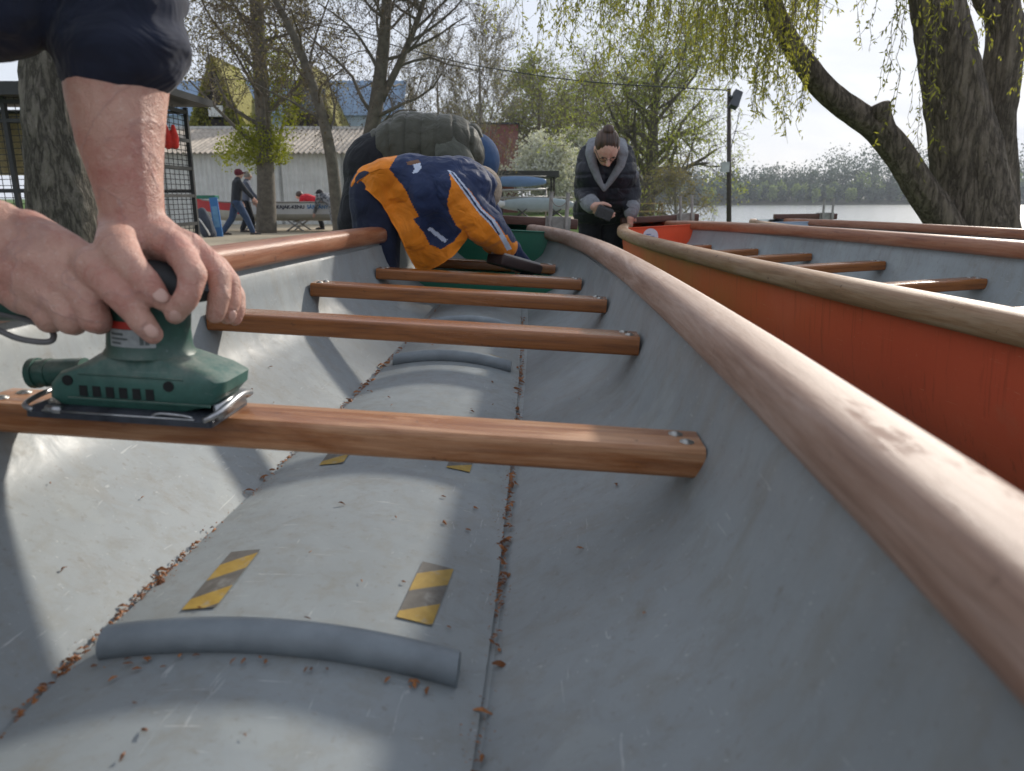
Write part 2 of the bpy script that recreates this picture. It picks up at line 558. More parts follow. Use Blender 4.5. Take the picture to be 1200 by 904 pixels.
def canoe(name, label, group, loc, yaw, roll, mouter, minner, mliner, mgun_r, mgun_l, mthw, thw, feet, tapes, first_detail=False, emblem=False, minner_panel=None, beam_dx=0.0):
    root = empty(name, loc, (0, roll, -yaw))
    tag(root, label, 'canoe', group)
    # hull shell: inside skin, outside skin, closed ends
    b = MB()
    S = [0, .06, .12, .2, .25] + [.25 + (LEN - .5) * i / 70 for i in range(1, 70)] + [LEN - .25, LEN - .12, LEN]
    ni = len(section(0))
    ins, outs = [], []
    for s in S:
        ins.append([(v, -s, w) for v, w in section(s)])
        so = max(0, min(LEN, s))
        y = -s + (.012 if s == 0 else -.012 if s == LEN else 0)
        outs.append([(v, y, w) for v, w in section(so, .011, .012)])
    base = 0
    b.v = [p for row in ins for p in row] + [p for row in outs for p in row]
    off = len(S) * ni
    for i in range(len(S) - 1):
        liner = S[i + 1] <= .2501
        for k in range(ni - 1):
            b.f.append((i * ni + k, (i + 1) * ni + k, (i + 1) * ni + k + 1, i * ni + k + 1)); b.m.append(2 if liner else 1)
            b.f.append((off + i * ni + k, off + i * ni + k + 1, off + (i + 1) * ni + k + 1, off + (i + 1) * ni + k)); b.m.append(0)
        for k in (0, ni - 1):
            b.f.append((i * ni + k, (i + 1) * ni + k, off + (i + 1) * ni + k, off + i * ni + k)); b.m.append(0)
    for i, mi in ((0, 2), (len(S) - 1, 1)):
        b.f.append(tuple(i * ni + k for k in range(ni))); b.m.append(mi)
        b.f.append(tuple(off + i * ni + k for k in range(ni))); b.m.append(0)
        for k in range(ni - 1):
            b.f.append((i * ni + k, i * ni + k + 1, off + i * ni + k + 1, off + i * ni + k)); b.m.append(0)
    hull = b.build('hull', [mouter, minner, mliner], root)
    sharp(hull, 25)
    # raised floor panel with a low crown
    b = MB()
    nn = 14
    SS = [.852 + (4.95 - .852) * i / 90 for i in range(91)]
    for s in SS:
        w_ = strip(s)
        for k in range(nn + 1):
            v = w_ * (2 * k / nn - 1)
            b.v.append((v, -s, crown_z(s, v)))
    for i in range(len(SS) - 1):
        for k in range(nn):
            a = i * (nn + 1) + k
            b.f.append((a, a + nn + 1, a + nn + 2, a + 1)); b.m.append(0)
    b.build('floor_panel', minner, root)
    # gunwales
    for sg, mg in ((1, mgun_r), (-1, mgun_l)):
        b = MB()
        G = [LEN * i / 110 for i in range(111)]
        prof = []
        for k in range(20):
            an = 2 * math.pi * k / 20
            cx, cz = math.cos(an), math.sin(an)
            e = 2 / 3.2
            prof.append((.032 * math.copysign(abs(cx) ** e, cx), -.0255 + .0265 * math.copysign(abs(cz) ** e, cz)))
        for i, s in enumerate(G):
            t = (hw(min(LEN, s + .02)) - hw(max(0, s - .02))) / .04
            nrm = Vector((1, t, 0)).normalized()      # y = -s
            for pv, pw in prof:
                dn = nrm * (pv * sg)
                b.v.append((sg * (hw(s) + .010) + nrm.x * pv * sg, -s + nrm.y * pv, pw))
        n = 20
        for i in range(len(G) - 1):
            for k in range(n):
                k2 = (k + 1) % n
                q = (i * n + k, i * n + k2, (i + 1) * n + k2, (i + 1) * n + k)
                b.f.append(q if sg < 0 else q[::-1]); b.m.append(0)
        b.f.append(tuple(range(n))); b.m.append(0)
        b.f.append(tuple((len(G) - 1) * n + k for k in range(n))); b.m.append(0)
        g = b.build('gunwale', mg, root)
        sharp(g, 60)
    # thwarts with bolts
    bolt_me = None
    for i, s in enumerate(thw):
        wz_ = -.141
        L = 2 * min(lerp([(c_, a_) for a_, c_ in half(q)], wz_) for q in (s - .035, s, s + .035)) + .006
        wd, ht = .070, .034
        o = MB()
        nseg = 24
        pr = []
        rr = .0075
        for qx, qz, a0 in ((1, 1, 0), (-1, 1, 90), (-1, -1, 180), (1, -1, 270)):
            for k in range(5):
                an = R(a0 + 90 * k / 4)
                pr.append((qx * (wd / 2 - rr) + rr * math.cos(an), qz * (ht / 2 - rr) + rr * math.sin(an)))
        for j in range(nseg + 1):
            x = -L / 2 + L * j / nseg
            for py, pz in pr:
                o.v.append((x, py, pz))
        for j in range(nseg):
            for k in range(20):
                k2 = (k + 1) % 20
                o.f.append((j * 20 + k, j * 20 + k2, (j + 1) * 20 + k2, (j + 1) * 20 + k)); o.m.append(0)
        o.f.append(tuple(range(19, -1, -1))); o.m.append(0)
        o.f.append(tuple(nseg * 20 + k for k in range(20))); o.m.append(0)
        mt = mthw[i] if isinstance(mthw, list) else mthw
        tw = o.build('thwart', mt, root)
        sharp(tw, 20)
        tw.location = (0, -s, -.124 - ht / 2 + lerp([(.585, 0), (1.09, .004), (1.61, .014), (2.1, .019), (2.66, 0)], s))
        if first_detail:
            for sx in (-1, 1):
                for q in (0, 1):
                    if bolt_me is None:
                        bb = MB()
                        bb.tube([(0, 0, -.001), (0, 0, .0012)], [.0078, .0078], 16)
                        bb.sphere((0, 0, .0010), (.0060, .0060, .0024), 14, 8)
                        bo = bb.build('bolt', M_BOLT, tw)
                        bolt_me = bo.data
                    else:
                        bo = bpy.data.objects.new('bolt', bolt_me); COL.objects.link(bo); bo.parent = tw
                    bo.location = (sx * (L / 2 - .017 - .008 * q), -.013 + .026 * q, ht / 2)
    # foot rests: half round bars following the crown
    for s in feet:
        b = MB()
        w_ = strip(s) * .875
        r = .0160
        ns, na = 24, 15
        for j in range(ns + 1):
            v = -w_ + 2 * w_ * j / ns
            z = crown_z(s, v) + .0095
            for k in range(na):
                an = R(-42) + R(264) * k / (na - 1)
                b.v.append((v, r * math.cos(an), z + r * math.sin(an)))
        for j in range(ns):
            for k in range(na - 1):
                b.f.append((j * na + k, (j + 1) * na + k, (j + 1) * na + k + 1, j * na + k + 1)); b.m.append(0)
        b.f.append(tuple(range(na))); b.m.append(0)
        b.f.append(tuple(ns * na + k for k in range(na))[::-1]); b.m.append(0)
        fr = b.build('foot_rest', M_DGREY, root)
        sharp(fr, 60)
        fr.location = (0, -s, 0)
    for s, v0, ww, ll, an in tapes:
        b = MB()
        ca, sa = math.cos(an), math.sin(an)
        zc = crown_z(s, v0)
        for i in range(9):
            for j in range(5):
                lx, ly = (j / 4 - .5) * ww, (i / 8 - .5) * ll
                gx, gy = lx * ca - ly * sa, lx * sa + ly * ca
                b.v.append((gx, gy, crown_z(s - gy, v0 + gx) + .0016 - zc))
        for i in range(8):
            for j in range(4):
                a = i * 5 + j
                b.f.append((a, a + 1, a + 6, a + 5)); b.m.append(0)
        t = b.build('hazard_tape', M_TAPE, root)
        t.location = (v0, -s, zc)
    # closed locker in the stern: front board, lid, bulkhead
    def board(s, w0, w1, mi, th=.012):
        pts = [p for p in section(s, -.001) if p[1] <= w1 + 1e-6]
        hh = half(s, -.001)
        xe = lerp([(w, v) for v, w in hh], w1)
        pts = [(-xe, w1)] + pts + [(xe, w1)]
        pb = MB()
        n_ = len(pts)
        pb.v = [(v, -s, w) for v, w in pts] + [(v, -s + th, w) for v, w in pts]
        pb.f = [tuple(range(n_)), tuple(range(2 * n_ - 1, n_ - 1, -1)), (0, n_ - 1, 2 * n_ - 1, n_)]
        pb.m = [0, 0, 0]
        return pb
    mp = minner_panel or mliner
    wl = -.165
    sharp(board(.85, 0, wl, 0).build('locker_front', mp, root), 30)
    sharp(board(.25, 0, -.022, 0).build('bulkhead', mp, root), 30)
    b = MB()
    LS = [.838 - (.838 - .25) * i / 8 for i in range(9)]
    for s in LS:
        xe = lerp([(w, v) for v, w in half(s, -.001)], wl)
        b.v += [(-xe, -s, wl + .003), (xe, -s, wl + .003)]
    for i in range(8):
        b.f.append((2 * i, 2 * i + 1, 2 * i + 3, 2 * i + 2)); b.m.append(0)
    b.build('locker_lid', mp, root)
    b = MB()
    xe = lerp([(w, v) for v, w in half(.855, -.001)], wl)
    b.box((0, -.853, wl + .004), (2 * xe, .014, .008))
    b.build('lid_edge', M_WHITEH, root, False, .002)
    xe = lerp([(w, v) for v, w in half(.25, -.001)], -.022)
    b = MB(); b.box((0, -.249, -.020), (2 * xe, .016, .006))
    b.build('bulkhead_edge', mp, root, False, .002)
    if emblem:
        b = MB(); b.tube([(-.055, -.2505, -.075), (-.055, -.2535, -.075)], .047, 28)
        d = b.build('round_emblem', simple('pale_emblem', (.55, .60, .68), .4, .12, 20), root); sharp(d)
        b = MB()
        for (dx, dz, w_, h_) in ((-.012, .012, .028, .006), (.004, .0, .04, .005), (.010, -.012, .022, .006), (-.016, -.016, .012, .012)):
            b.box((-.055 + dx, -.2548, -.075 + dz), (w_, .001, h_))
        b.build('emblem_mark', simple('emblem_blue', (.13, .20, .38), .5, .2, 20), d, False)
    # steering-oar rest across the stern
    b = MB(); b.box((.085, .040, .010), (.50, .055, .045))
    bm_ = b.build('steering_beam', M_BEAM, root, True, .004); sharp(bm_, 60)
    b = MB(); b.box((.245, .0085, .008), (.115, .006, .062))
    b.box((.245, .0715, .008), (.115, .006, .062))
    b.build('bracket_plate', M_GALV, bm_, False, .001)
    for x in (.208, .282):
        b = MB(); b.tube([(x, -.004, -.045), (x, -.004, .145)], .009, 10); b.tube([(x, -.004, -.052), (x, -.004, -.043)], .014, 6)
        b.tube([(x, -.004, .145), (x, -.004, .148)], .012, 10)
        sharp(b.build('oar_post', M_GALV, bm_), 50)
    bm_.location.x = beam_dx
    if first_detail != 2:
        b = MB()
        pts = [(.208, -.014, .118), (.225, -.017, .093), (.245, -.017, .086), (.265, -.017, .093), (.282, -.014, .118)]
        b.tube(spline(pts, 14), .0022, 6)
        b.build('oar_tie', simple('pale_cord', (.25, .24, .22), .8), bm_)
    return root


Z1 = CAMZ - .111
c1 = canoe('canoe', 'grey-lined open canoe being sanded, seen from inside with hazard tape on its floor', 'long canoes on the bank',
           (-.037, 3.45, Z1), .055, .05, M_GREEN, M_GREY, M_GREEN, M_GUN, M_GUN3,
           [M_THW, M_THW, M_THW, M_THW, M_THWS, M_THW],
           [3.27, 2.665, 2.125, 1.61, 1.09, .585][::-1],
           [2.865, 1.70, 1.29, .96],
           [(2.738, .112, .036, .118, -.05), (2.742, -.106, .034, .125, .03), (2.335, -.095, .036, .12, .04), (2.33, .10, .036, .10, 0), (1.64, .098, .034, .07, 0), (1.64, -.10, .034, .07, .03), (1.235, -.085, .03, .06, 0), (1.235, .085, .03, .06, 0)], True)
c2 = canoe('canoe', 'orange-hulled canoe beside the sanded canoe, with an orange bulkhead and round pale emblem', 'long canoes on the bank',
           (.86, 4.80, CAMZ - .147), -.092, -.05, M_ORANGE, M_GREY2, M_ORANGE2, M_GUN3, M_GUN2, M_THW,
           [.50, .95, 1.42, 1.95, 2.48, 3.0], [], [], 2, True)
c3 = canoe('canoe', 'farthest canoe on the right, pale hull, in front of the willow trunk', 'long canoes on the bank',
           (2.02, 5.95, CAMZ - .158), -.075, -.01, M_WHITEH, M_GREY2, M_LBLUE, M_GUN3, M_GUN2, M_THW,
           [.585, 1.09, 1.61, 2.15, 2.7], [], [], 2, False, None, .215)

bpy.context.view_layer.update()
M_SAWN = wood('sawn_softwood', (.16, .10, .05), (.28, .19, .10), (.40, .30, .18), .7, (1, 12, 12), .7, 3, 0)
for c_, nm in ((c1, 'grey-lined canoe being sanded'), (c2, 'orange canoe'), (c3, 'pale canoe')):
    for s_, wh in ((.95, 'stern'), (4.4, 'near half')):
        p_ = c_.matrix_world @ Vector((0, -s_, wf(s_) - .115))
        h_ = p_.z
        r_ = empty('sawhorse', (p_.x, p_.y, 0), (0, 0, c_.rotation_euler.z))
        tag(r_, 'wooden sawhorse holding up the %s of the %s' % (wh, nm), 'sawhorse', 'sawhorses under the canoes')
        b = MB(); b.box((0, 0, h_ - .05), (.62, .07, .09)); b.build('top_bar', M_SAWN, r_, False, .004)
        for sx_ in (-1, 1):
            for sy_ in (-1, 1):
                b = MB(); b.tube([(sx_ * .24, sy_ * .03, h_ - .09), (sx_ * .28, sy_ * .20, 0)], .026, 4); b.build('leg', M_SAWN, r_, False)

# dry catkins and leaf bits gathered in the seams of the floor
rng = random.Random(5)
b = MB()
bpy.context.view_layer.update()
MW = c1.matrix_world.copy()


def chip(v, s, w, L, big=1.0):
    p = MW @ Vector((v, -s, w))
    a = rng.uniform(0, 6.28)
    d = Vector((math.cos(a), math.sin(a), rng.uniform(-.1, .35))).normalized()
    e = d.cross(Vector((0, 0, 1))).normalized()
    up = Vector((0, 0, 1))
    wd = L * rng.uniform(.14, .3)
    vs = []
    n = 4
    ph = rng.uniform(-.6, .6)
    for i in range(n + 1):
        t = i / n - .5
        q = p + d * (L * t) + e * (L * .3 * ph * (4 * t * t - .5)) + up * (.0015 + L * .22 * (1 - 4 * t * t) * rng.uniform(.4, 1))
        ww = wd * (1 - .7 * abs(2 * t))
        vs += [q + e * ww - up * ww * .3, q + up * ww * .5, q - e * ww - up * ww * .3]
    fs = []
    for i in range(n):
        for k in (0, 1):
            fs.append((i * 3 + k, i * 3 + k + 1, (i + 1) * 3 + k + 1, (i + 1) * 3 + k))
    b.add(vs, fs)


for sg, cnt in ((1, 1000), (-1, 1000)):
    for i in range(cnt):
        s = 1.0 + 2.1 * rng.random() ** .8
        cl = noise.noise(Vector((s * 11, sg * 3.3, 0)))
        if cl < rng.uniform(-.40, .40): continue
        sp = abs(rng.gauss(0, .004))
        v = sg * (strip(s) + .002 + sp * rng.choice((1, 1, -1)))
        chip(v, s, wf(s) + .004, rng.uniform(.003, .008) * rng.choice((1, 1, 1, 1.5)))
for i in range(2200):
    s = 1.0 + 2.1 * rng.random() ** .75; sg = rng.choice((-1, 1))
    if noise.noise(Vector((s * 9, sg * 3.3, 4))) < rng.uniform(-.5, .4): continue
    v = sg * (strip(s) + rng.gauss(0, .007))
    chip(v, s, (crown_z(s, v) if abs(v) < strip(s) else wf(s) + max(0, (abs(v) - strip(s)) * .6)) + .0006, rng.uniform(.0012, .0030))
for i in range(34):
    s = 1.2 + 1.9 * rng.random(); sg = rng.choice((-1, 1))
    chip(sg * (strip(s) + rng.gauss(.001, .005)), s, wf(s) + .004, rng.uniform(.014, .022))
for i in range(46):
    s = rng.uniform(1.2, 3.1); v = rng.uniform(-.9, .9) * strip(s)
    chip(v, s, crown_z(s, v) + .001, rng.uniform(.004, .010))
for i in range(16):
    s = rng.uniform(2.0, 3.0); sg = rng.choice((-1, 1)); v = sg * rng.uniform(.5, .82) * hw(s)
    hh = half(s)
    chip(v, s, lerp([(a, c) for a, c in hh[:10]], abs(v)) + .002, rng.uniform(.004, .009))
for i in range(26):     # caught against the nearest foot rest
    v = rng.uniform(-.9, .9) * strip(2.85)
    s_c = 2.886 + abs(rng.gauss(0, .008))
    chip(v, s_c, crown_z(s_c, v) + .002, rng.uniform(.004, .009))
lit = b.build('leaf_litter', M_CHIP, None, False)
tag(lit, 'dry brown catkins and leaf bits lying in the floor seams of the nearest canoe', 'leaf litter', kind='stuff')

# ------------------------------------------------------------------ sky, sun
SUN_EL, SUN_AZ = R(26), R(36)      # ahead and to the right of the camera
w = bpy.data.worlds.new('World'); SC.world = w; w.use_nodes = True
nt = w.node_tree
bg = nt.nodes['Background']
sky = nt.nodes.new('ShaderNodeTexSky'); sky.sky_type = 'NISHITA'; sky.sun_disc = False
sky.sun_elevation = SUN_EL; sky.sun_rotation = SUN_AZ; sky.dust_density = 1.0; sky.air_density = 1.0
tc = nt.nodes.new('ShaderNodeTexCoord')
mp = nt.nodes.new('ShaderNodeMapping'); mp.inputs['Scale'].default_value = (1.4, 1.4, 5.0); mp.inputs['Rotation'].default_value = (0, R(6), 0)
nz = nt.nodes.new('ShaderNodeTexNoise'); nz.inputs['Scale'].default_value = 1.9; nz.inputs['Detail'].default_value = 8; nz.inputs['Roughness'].default_value = .6; nz.inputs['Distortion'].default_value = .8
rp = nt.nodes.new('ShaderNodeValToRGB')
rp.color_ramp.elements[0].position = .36; rp.color_ramp.elements[0].color = (.88, .88, .88, 1)
rp.color_ramp.elements[1].position = .60; rp.color_ramp.elements[1].color = (.97, .97, .97, 1)
mx = nt.nodes.new('ShaderNodeMixRGB'); mx.inputs[2].default_value = (4.35, 4.58, 5.08, 1)
nt.links.new(tc.outputs['Generated'], mp.inputs[0]); nt.links.new(mp.outputs[0], nz.inputs['Vector'])
nt.links.new(nz.outputs['Fac'], rp.inputs['Fac'])
sx = nt.nodes.new('ShaderNodeSeparateXYZ'); nt.links.new(tc.outputs['Generated'], sx.inputs[0])
rz = nt.nodes.new('ShaderNodeValToRGB')
rz.color_ramp.elements[0].position = .18; rz.color_ramp.elements[0].color = (1, 1, 1, 1)
rz.color_ramp.elements[1].position = .75; rz.color_ramp.elements[1].color = (.75, .75, .75, 1)
nt.links.new(sx.outputs['Z'], rz.inputs['Fac'])
mm = nt.nodes.new('ShaderNodeMixRGB'); mm.blend_type = 'MULTIPLY'; mm.inputs[0].default_value = 1
nt.links.new(rp.outputs['Color'], mm.inputs[1]); nt.links.new(rz.outputs['Color'], mm.inputs[2])
nt.links.new(mm.outputs[0], mx.inputs[0])
nt.links.new(sky.outputs[0], mx.inputs[1]); nt.links.new(mx.outputs[0], bg.inputs['Color'])
bg.inputs['Strength'].default_value = .12
sl = bpy.data.lights.new('sun', 'SUN'); sl.energy = 2.7; sl.angle = R(2.8); sl.color = (1, .93, .83)
so = bpy.data.objects.new('sun', sl); COL.objects.link(so)
sd = Vector((math.sin(SUN_AZ) * math.cos(SUN_EL), math.cos(SUN_AZ) * math.cos(SUN_EL), math.sin(SUN_EL)))
so.rotation_euler = sd.to_track_quat('Z', 'Y').to_euler()
so.location = (5, -5, 20)
vs_ = SC.view_settings
vs_.view_transform = 'Standard'; vs_.look = 'None'; vs_.gamma = 1; vs_.use_curve_mapping = False; vs_.exposure = .64

# ------------------------------------------------------------------ ground, river, far shore
BANK = [(-30, 6.2), (0, 6.2), (8, 6.3), (14, 6.5), (20, 7.0), (28, 7.5), (34, 7.9), (44, 9.0), (60, 11.5), (100, 18), (160, 27), (300, 52), (420, 75)]


def gheight(x, y):
    e = lerp(BANK, y) + .35 * noise.noise(Vector((x * .3, y * .3, 2)))
    h = .02 * noise.noise(Vector((x * .4, y * .4, 0)))
    d = x - e
    if d > 0: h -= min(3.2, d * .75)
    return h


b = MB()
xs = [-400, -200, -100, -60, -40] + [-30 + i * .8 for i in range(69)] + [26, 30, 36, 44, 56, 80, 120, 200, 400, 800]
ys = [-60, -30, -15] + [-8 + i * .8 for i in range(75)] + [56, 62, 70, 80, 95, 115, 140, 170, 210, 260, 320, 400, 520, 700, 1000]
for y in ys:
    for x in xs:
        b.v.append((x, y, gheight(x, y)))
for j in range(len(ys) - 1):
    for i in range(len(xs) - 1):
        a = j * len(xs) + i
        b.f.append((a, a + 1, a + 1 + len(xs), a + len(xs))); b.m.append(0)


def ground_mat():
    m = N('lawn_ground')
    v = m.coord()
    f = m.noise(1.4, 6, .65, v); g = m.noise(22, 5, .7, v)
    gr = m.ramp(g, [(.3, (.035, .075, .012)), (.7, (.12, .20, .035))])
    so_ = m.ramp(g, [(.3, (.14, .105, .06)), (.7, (.27, .215, .14))])
    m.base(m.cmix(m.ramp(f, [(.58, 0), (.68, .8)]), gr, so_)); m.set(Roughness=.95, Specular_IOR_Level=.1)
    m.bump(g, .6, .03)
    return m.mat


M_GROUND = ground_mat()
b.build('ground', M_GROUND, None, True, kind='structure')


def river_mat():
    m = N('river_water')
    m.base((.17, .19, .185)); m.set(Roughness=.2, Specular_IOR_Level=.6)
    h = m.noise(.9, 6, .65, m.coord((1, .35, 1)), .4)
    m.bump(h, .3, .08)
    return m.mat


b = MB()
rx = [-300, -50, 0, 5, 10, 20, 40, 80, 160, 320, 640, 1200]
ry = [-150, -20, 0, 15, 30, 60, 120, 240, 480, 900]
for y in ry:
    for x in rx: b.v.append((x, y, -1.65))
for j in range(len(ry) - 1):
    for i in range(len(rx) - 1):
        a = j * len(rx) + i
        b.f.append((a, a + 1, a + 1 + len(rx), a + len(rx))); b.m.append(0)
b.build('river', river_mat(), None, True, kind='structure')

# yard paving and the sandy path: thin sheets on the ground
M_YARD = N('sandy_yard_paving')
_f = M_YARD.noise(3, 6, .65); _g = M_YARD.noise(40, 4, .7)
M_YARD.base(M_YARD.cmix(M_YARD.ramp(_g, [(.35, 0), (.7, .6)]), M_YARD.ramp(_f, [(.3, (.30, .25, .17)), (.7, (.45, .39, .28))]), (.26, .215, .15)))
M_YARD.set(Roughness=.95); M_YARD.bump(_g, .4, .01)
M_YARD = M_YARD.mat


def sheet(name, pts, z=.03):
    bm = bmesh.new()
    vs = [bm.verts.new((x, y, z)) for x, y in pts]
    f = bm.faces.new(vs)
    if f.normal.z < 0: f.normal_flip()
    r = bmesh.ops.extrude_face_region(bm, geom=[f])
    for q in r['geom']:
        if isinstance(q, bmesh.types.BMVert): q.co.z = -.06
    bmesh.ops.recalc_face_normals(bm, faces=bm.faces)
    me = bpy.data.meshes.new(name); bm.to_mesh(me); bm.free()
    me.materials.append(M_YARD)
    o = bpy.data.objects.new(name, me); COL.objects.link(o); o['kind'] = 'structure'
    return o


sheet('paved_yard', [(-22, 9.5), (-3.4, 9.5), (-3.2, 15.5), (-3.6, 19), (-3.0, 24), (-3.2, 27.2), (-22, 27.2)])
sheet('path', [(-3.0, 33), (6.4, 34), (6.2, 39), (-3.4, 38)])

sheet('bounce_sheet', [(-1.6, -3.5), (3.4, -3.5), (3.2, 1.0), (2.6, 3.0), (1.2, 3.6), (.3, 3.3), (-.7, 3.4), (-1.5, 2.6)], .028)  # unseen sandy sheet under the canoes, added to bounce light onto the orange hull

# far shore: low bank and the wood on it
b = MB()
for i in range(60):
    x = -60 + i * 16
    y0 = 300 + 12 * math.sin(i * .5)
    b.v += [(x, y0 - 6, -1.9), (x, y0 + 3, .2), (x, y0 + 160, 1.5)]
for i in range(59):
    for k in (0, 1):
        a = i * 3 + k
        b.f.append((a, a + 3, a + 4, a + 1)); b.m.append(0)
b.build('far_bank', simple('far_bank_earth', (.13, .125, .08), .95, .3, .5), None, True, kind='structure')


def leafquad(mb, p, L, W, rng, down=0, mi=0):
    d = Vector((rng.gauss(0, 1), rng.gauss(0, 1), rng.gauss(0, 1) - down)).normalized()
    e = d.orthogonal().normalized()
    e.rotate(Matrix.Rotation(rng.uniform(0, 6.28), 3, d))
    p = Vector(p)
    n = len(mb.v)
    mb.v += [tuple(p), tuple(p + d * L * .45 + e * W), tuple(p + d * L), tuple(p + d * L * .45 - e * W)]
    mb.f.append((n, n + 1, n + 2, n + 3)); mb.m.append(mi)


M_FAR = leafmat('far_wood_foliage', (.045, .07, .05), (.10, .13, .08), .15)
M_FARG = leafmat('far_fresh_willow', (.15, .20, .06), (.24, .29, .10), .2)
M_FART = simple('far_trunks', (.08, .07, .06), .9)
rng = random.Random(11)
b = MB()
for row, (yy, hh_) in enumerate(((298, 4.2), (303, 6.5), (312, 12), (330, 15), (350, 16))):
    x = 40 + row * 3
    while x < 330:
        h = 1.55 * hh_ * rng.uniform(.65, 1.2) * (.62 if x < 130 and row else .95) + (2.0 if x > 165 else 0) * (row > 0)
        rad = h * rng.uniform(.24, .36)
        y = yy + rng.uniform(-5, 5) + 12 * math.sin((x + 60) / 16 * .5)
        mi = 1 if (row < 2 and rng.random() < .35) else 0
        nl = 420
        for k in range(nl):
            u = Vector((rng.gauss(0, 1), rng.gauss(0, 1), rng.gauss(0, 1))).normalized() * rng.random() ** .6
            lump = 1 + .35 * noise.noise(u * 2 + Vector((x, row, 0)))
            p = Vector((x + u.x * rad * lump, y + u.y * rad * lump, h * .48 + u.z * h * .50 * lump))
            leafquad(b, p, rng.uniform(.5, 1.2), rng.uniform(.25, .5), rng, 0, mi)
        b.tube([(x, y, 0), (x + rng.uniform(-.5, .5), y, h * .8)], [.25, .08], 5, 2, False)
        x += rad * rng.uniform(.9, 1.5)
wd = b.build('far_wood', [M_FAR, M_FARG, M_FART], None, False)
tag(wd, 'hazy wooded shore across the river', 'woods', kind='stuff')

# ------------------------------------------------------------------ sander on the nearest thwart
bpy.context.view_layer.update()
TH = [o for o in c1.children if o.name.startswith('thwart')]
TH.sort(key=lambda o: o.location.y)
T1 = TH[1]                                        # the thwart being sanded
TM = T1.matrix_world
# spot on its top where the plate sits
X0 = -.414
lx = (X0 - TM.translation.x) / math.cos(.055)
SAND_M = TM @ Matrix.Translation((lx + .012, -.024, .017))
sander = empty('palm_sander', SAND_M.translation, SAND_M.to_euler())
tag(sander, 'dark green electric palm sander resting on the nearest thwart under two hands', 'sander')
M_SG = None
def dusty(name, c, rough):
    m = N(name)
    f = m.noise(60, 5, .65)
    col = m.ramp(f, [(.3, tuple(x * .8 for x in c)), (.7, tuple(x * 1.2 for x in c))])
    g = m.n('ShaderNodeNewGeometry'); sp_ = m.n('ShaderNodeSeparateXYZ'); m.l(g.outputs['Normal'], sp_.inputs[0])
    d = m.math('MULTIPLY', m.ramp(sp_.outputs['Z'], [(.15, 0), (.75, 1)]), m.ramp(m.noise(28, 7, .75), [(.38, .05), (.66, .62)]))
    col = m.cmix(d, col, (.34, .33, .28))
    sc_ = m.noise(22, 4, .6, m.coord((1.2, 9, 9)), 1)
    col = m.cmix(m.ramp(sc_, [(.64, 0), (.69, .4)]), col, (.16, .22, .20))
    m.base(col); m.set(Roughness=rough); m.bump(m.noise(300, 3), .12, .0006)
    return m.mat


M_SGL = dusty('dusty_green_plastic', (.032, .105, .084), .5)
M_SG = dusty('sander_green_plastic', (.020, .078, .060), .45)
M_RUB = simple('black_rubber_grip', (.020, .024, .026), .6, .2, 90, bump=.2, bdist=.001)
M_PLATE = simple('scuffed_black_metal', (.045, .052, .065), .42, .5, 45, .4, .2, .001)
M_STEEL = simple('clamp_steel', (.40, .41, .42), .35, .3, 70, .9)
M_DARKHOLE = simple('dark_vent', (.006, .008, .008), .8)
M_LABW = simple('label_pale', (.30, .33, .33), .5, .2, 120)
M_RED = simple('label_red', (.40, .03, .02), .5, .15, 60)


def loft(b, secs, mi=0):
    n = len(secs[0])
    o0 = len(b.v)
    for s_ in secs: b.v += [tuple(p) for p in s_]
    for i in range(len(secs) - 1):
        for k in range(n):
            k2 = (k + 1) % n
            b.f.append((o0 + i * n + k, o0 + i * n + k2, o0 + (i + 1) * n + k2, o0 + (i + 1) * n + k)); b.m.append(mi)
    b.f.append(tuple(o0 + k for k in range(n - 1, -1, -1))); b.m.append(mi)
    b.f.append(tuple(o0 + (len(secs) - 1) * n + k for k in range(n))); b.m.append(mi)


def rrect(x0, x1, y0, y1, z, r=.008, tilt=0, nose=0):
    """rounded rectangle outline at height z; nose pulls the right end to a blunt point"""
    pts = []
    cx = (x0 + x1) / 2
    for qx, qy, a0 in ((1, 1, 0), (-1, 1, 90), (-1, -1, 180), (1, -1, 270)):
        for k in range(5):
            an = R(a0 + 90 * k / 4)
            x = (x1 - r if qx > 0 else x0 + r) + r * math.cos(an)
            y = (y1 - r if qy > 0 else y0 + r) + r * math.sin(an)
            pts.append((x, y, z + tilt * (x - cx)))
    return pts


# plate with paper clamps
b = MB()
loft(b, [rrect(-.098, .098, -.047, .047, .0005, .004), rrect(-.098, .098, -.047, .047, .006, .004), rrect(-.094, .094, -.043, .043, .011, .004), rrect(-.088, .088, -.038, .038, .013, .004)])
pl = sharp(b.build('sanding_plate', M_PLATE, sander), 35)
b = MB()
b.tube(spline([(.090, -.046, .008), (.104, -.040, .016), (.109, 0, .024), (.104, .040, .016), (.090, .046, .008)], 20), .0035, 8)
b.box((.098, 0, .014), (.006, .07, .016))
b.build('paper_clamp', M_STEEL, pl)
b = MB()
b.tube(spline([(-.090, -.046, .008), (-.102, -.040, .012), (-.104, 0, .015), (-.102, .040, .012), (-.090, .046, .008)], 20), .0028, 8)
b.build('paper_clamp', M_STEEL, pl)
b = MB()
b.tube([(-.076, -.0445, .0095), (-.060, -.0450, .0095)], .0045, 10); b.tube(spline([(.036, -.0455, .0095), (.045, -.0465, .013), (.07, -.0465, .012), (.078, -.0455, .0095)], 10), .0016, 6)
b.tube([(-.08, -.0462, .008), (.08, -.0462, .008)], .0013, 6)
b.build('clamp_wire', M_STEEL, pl)
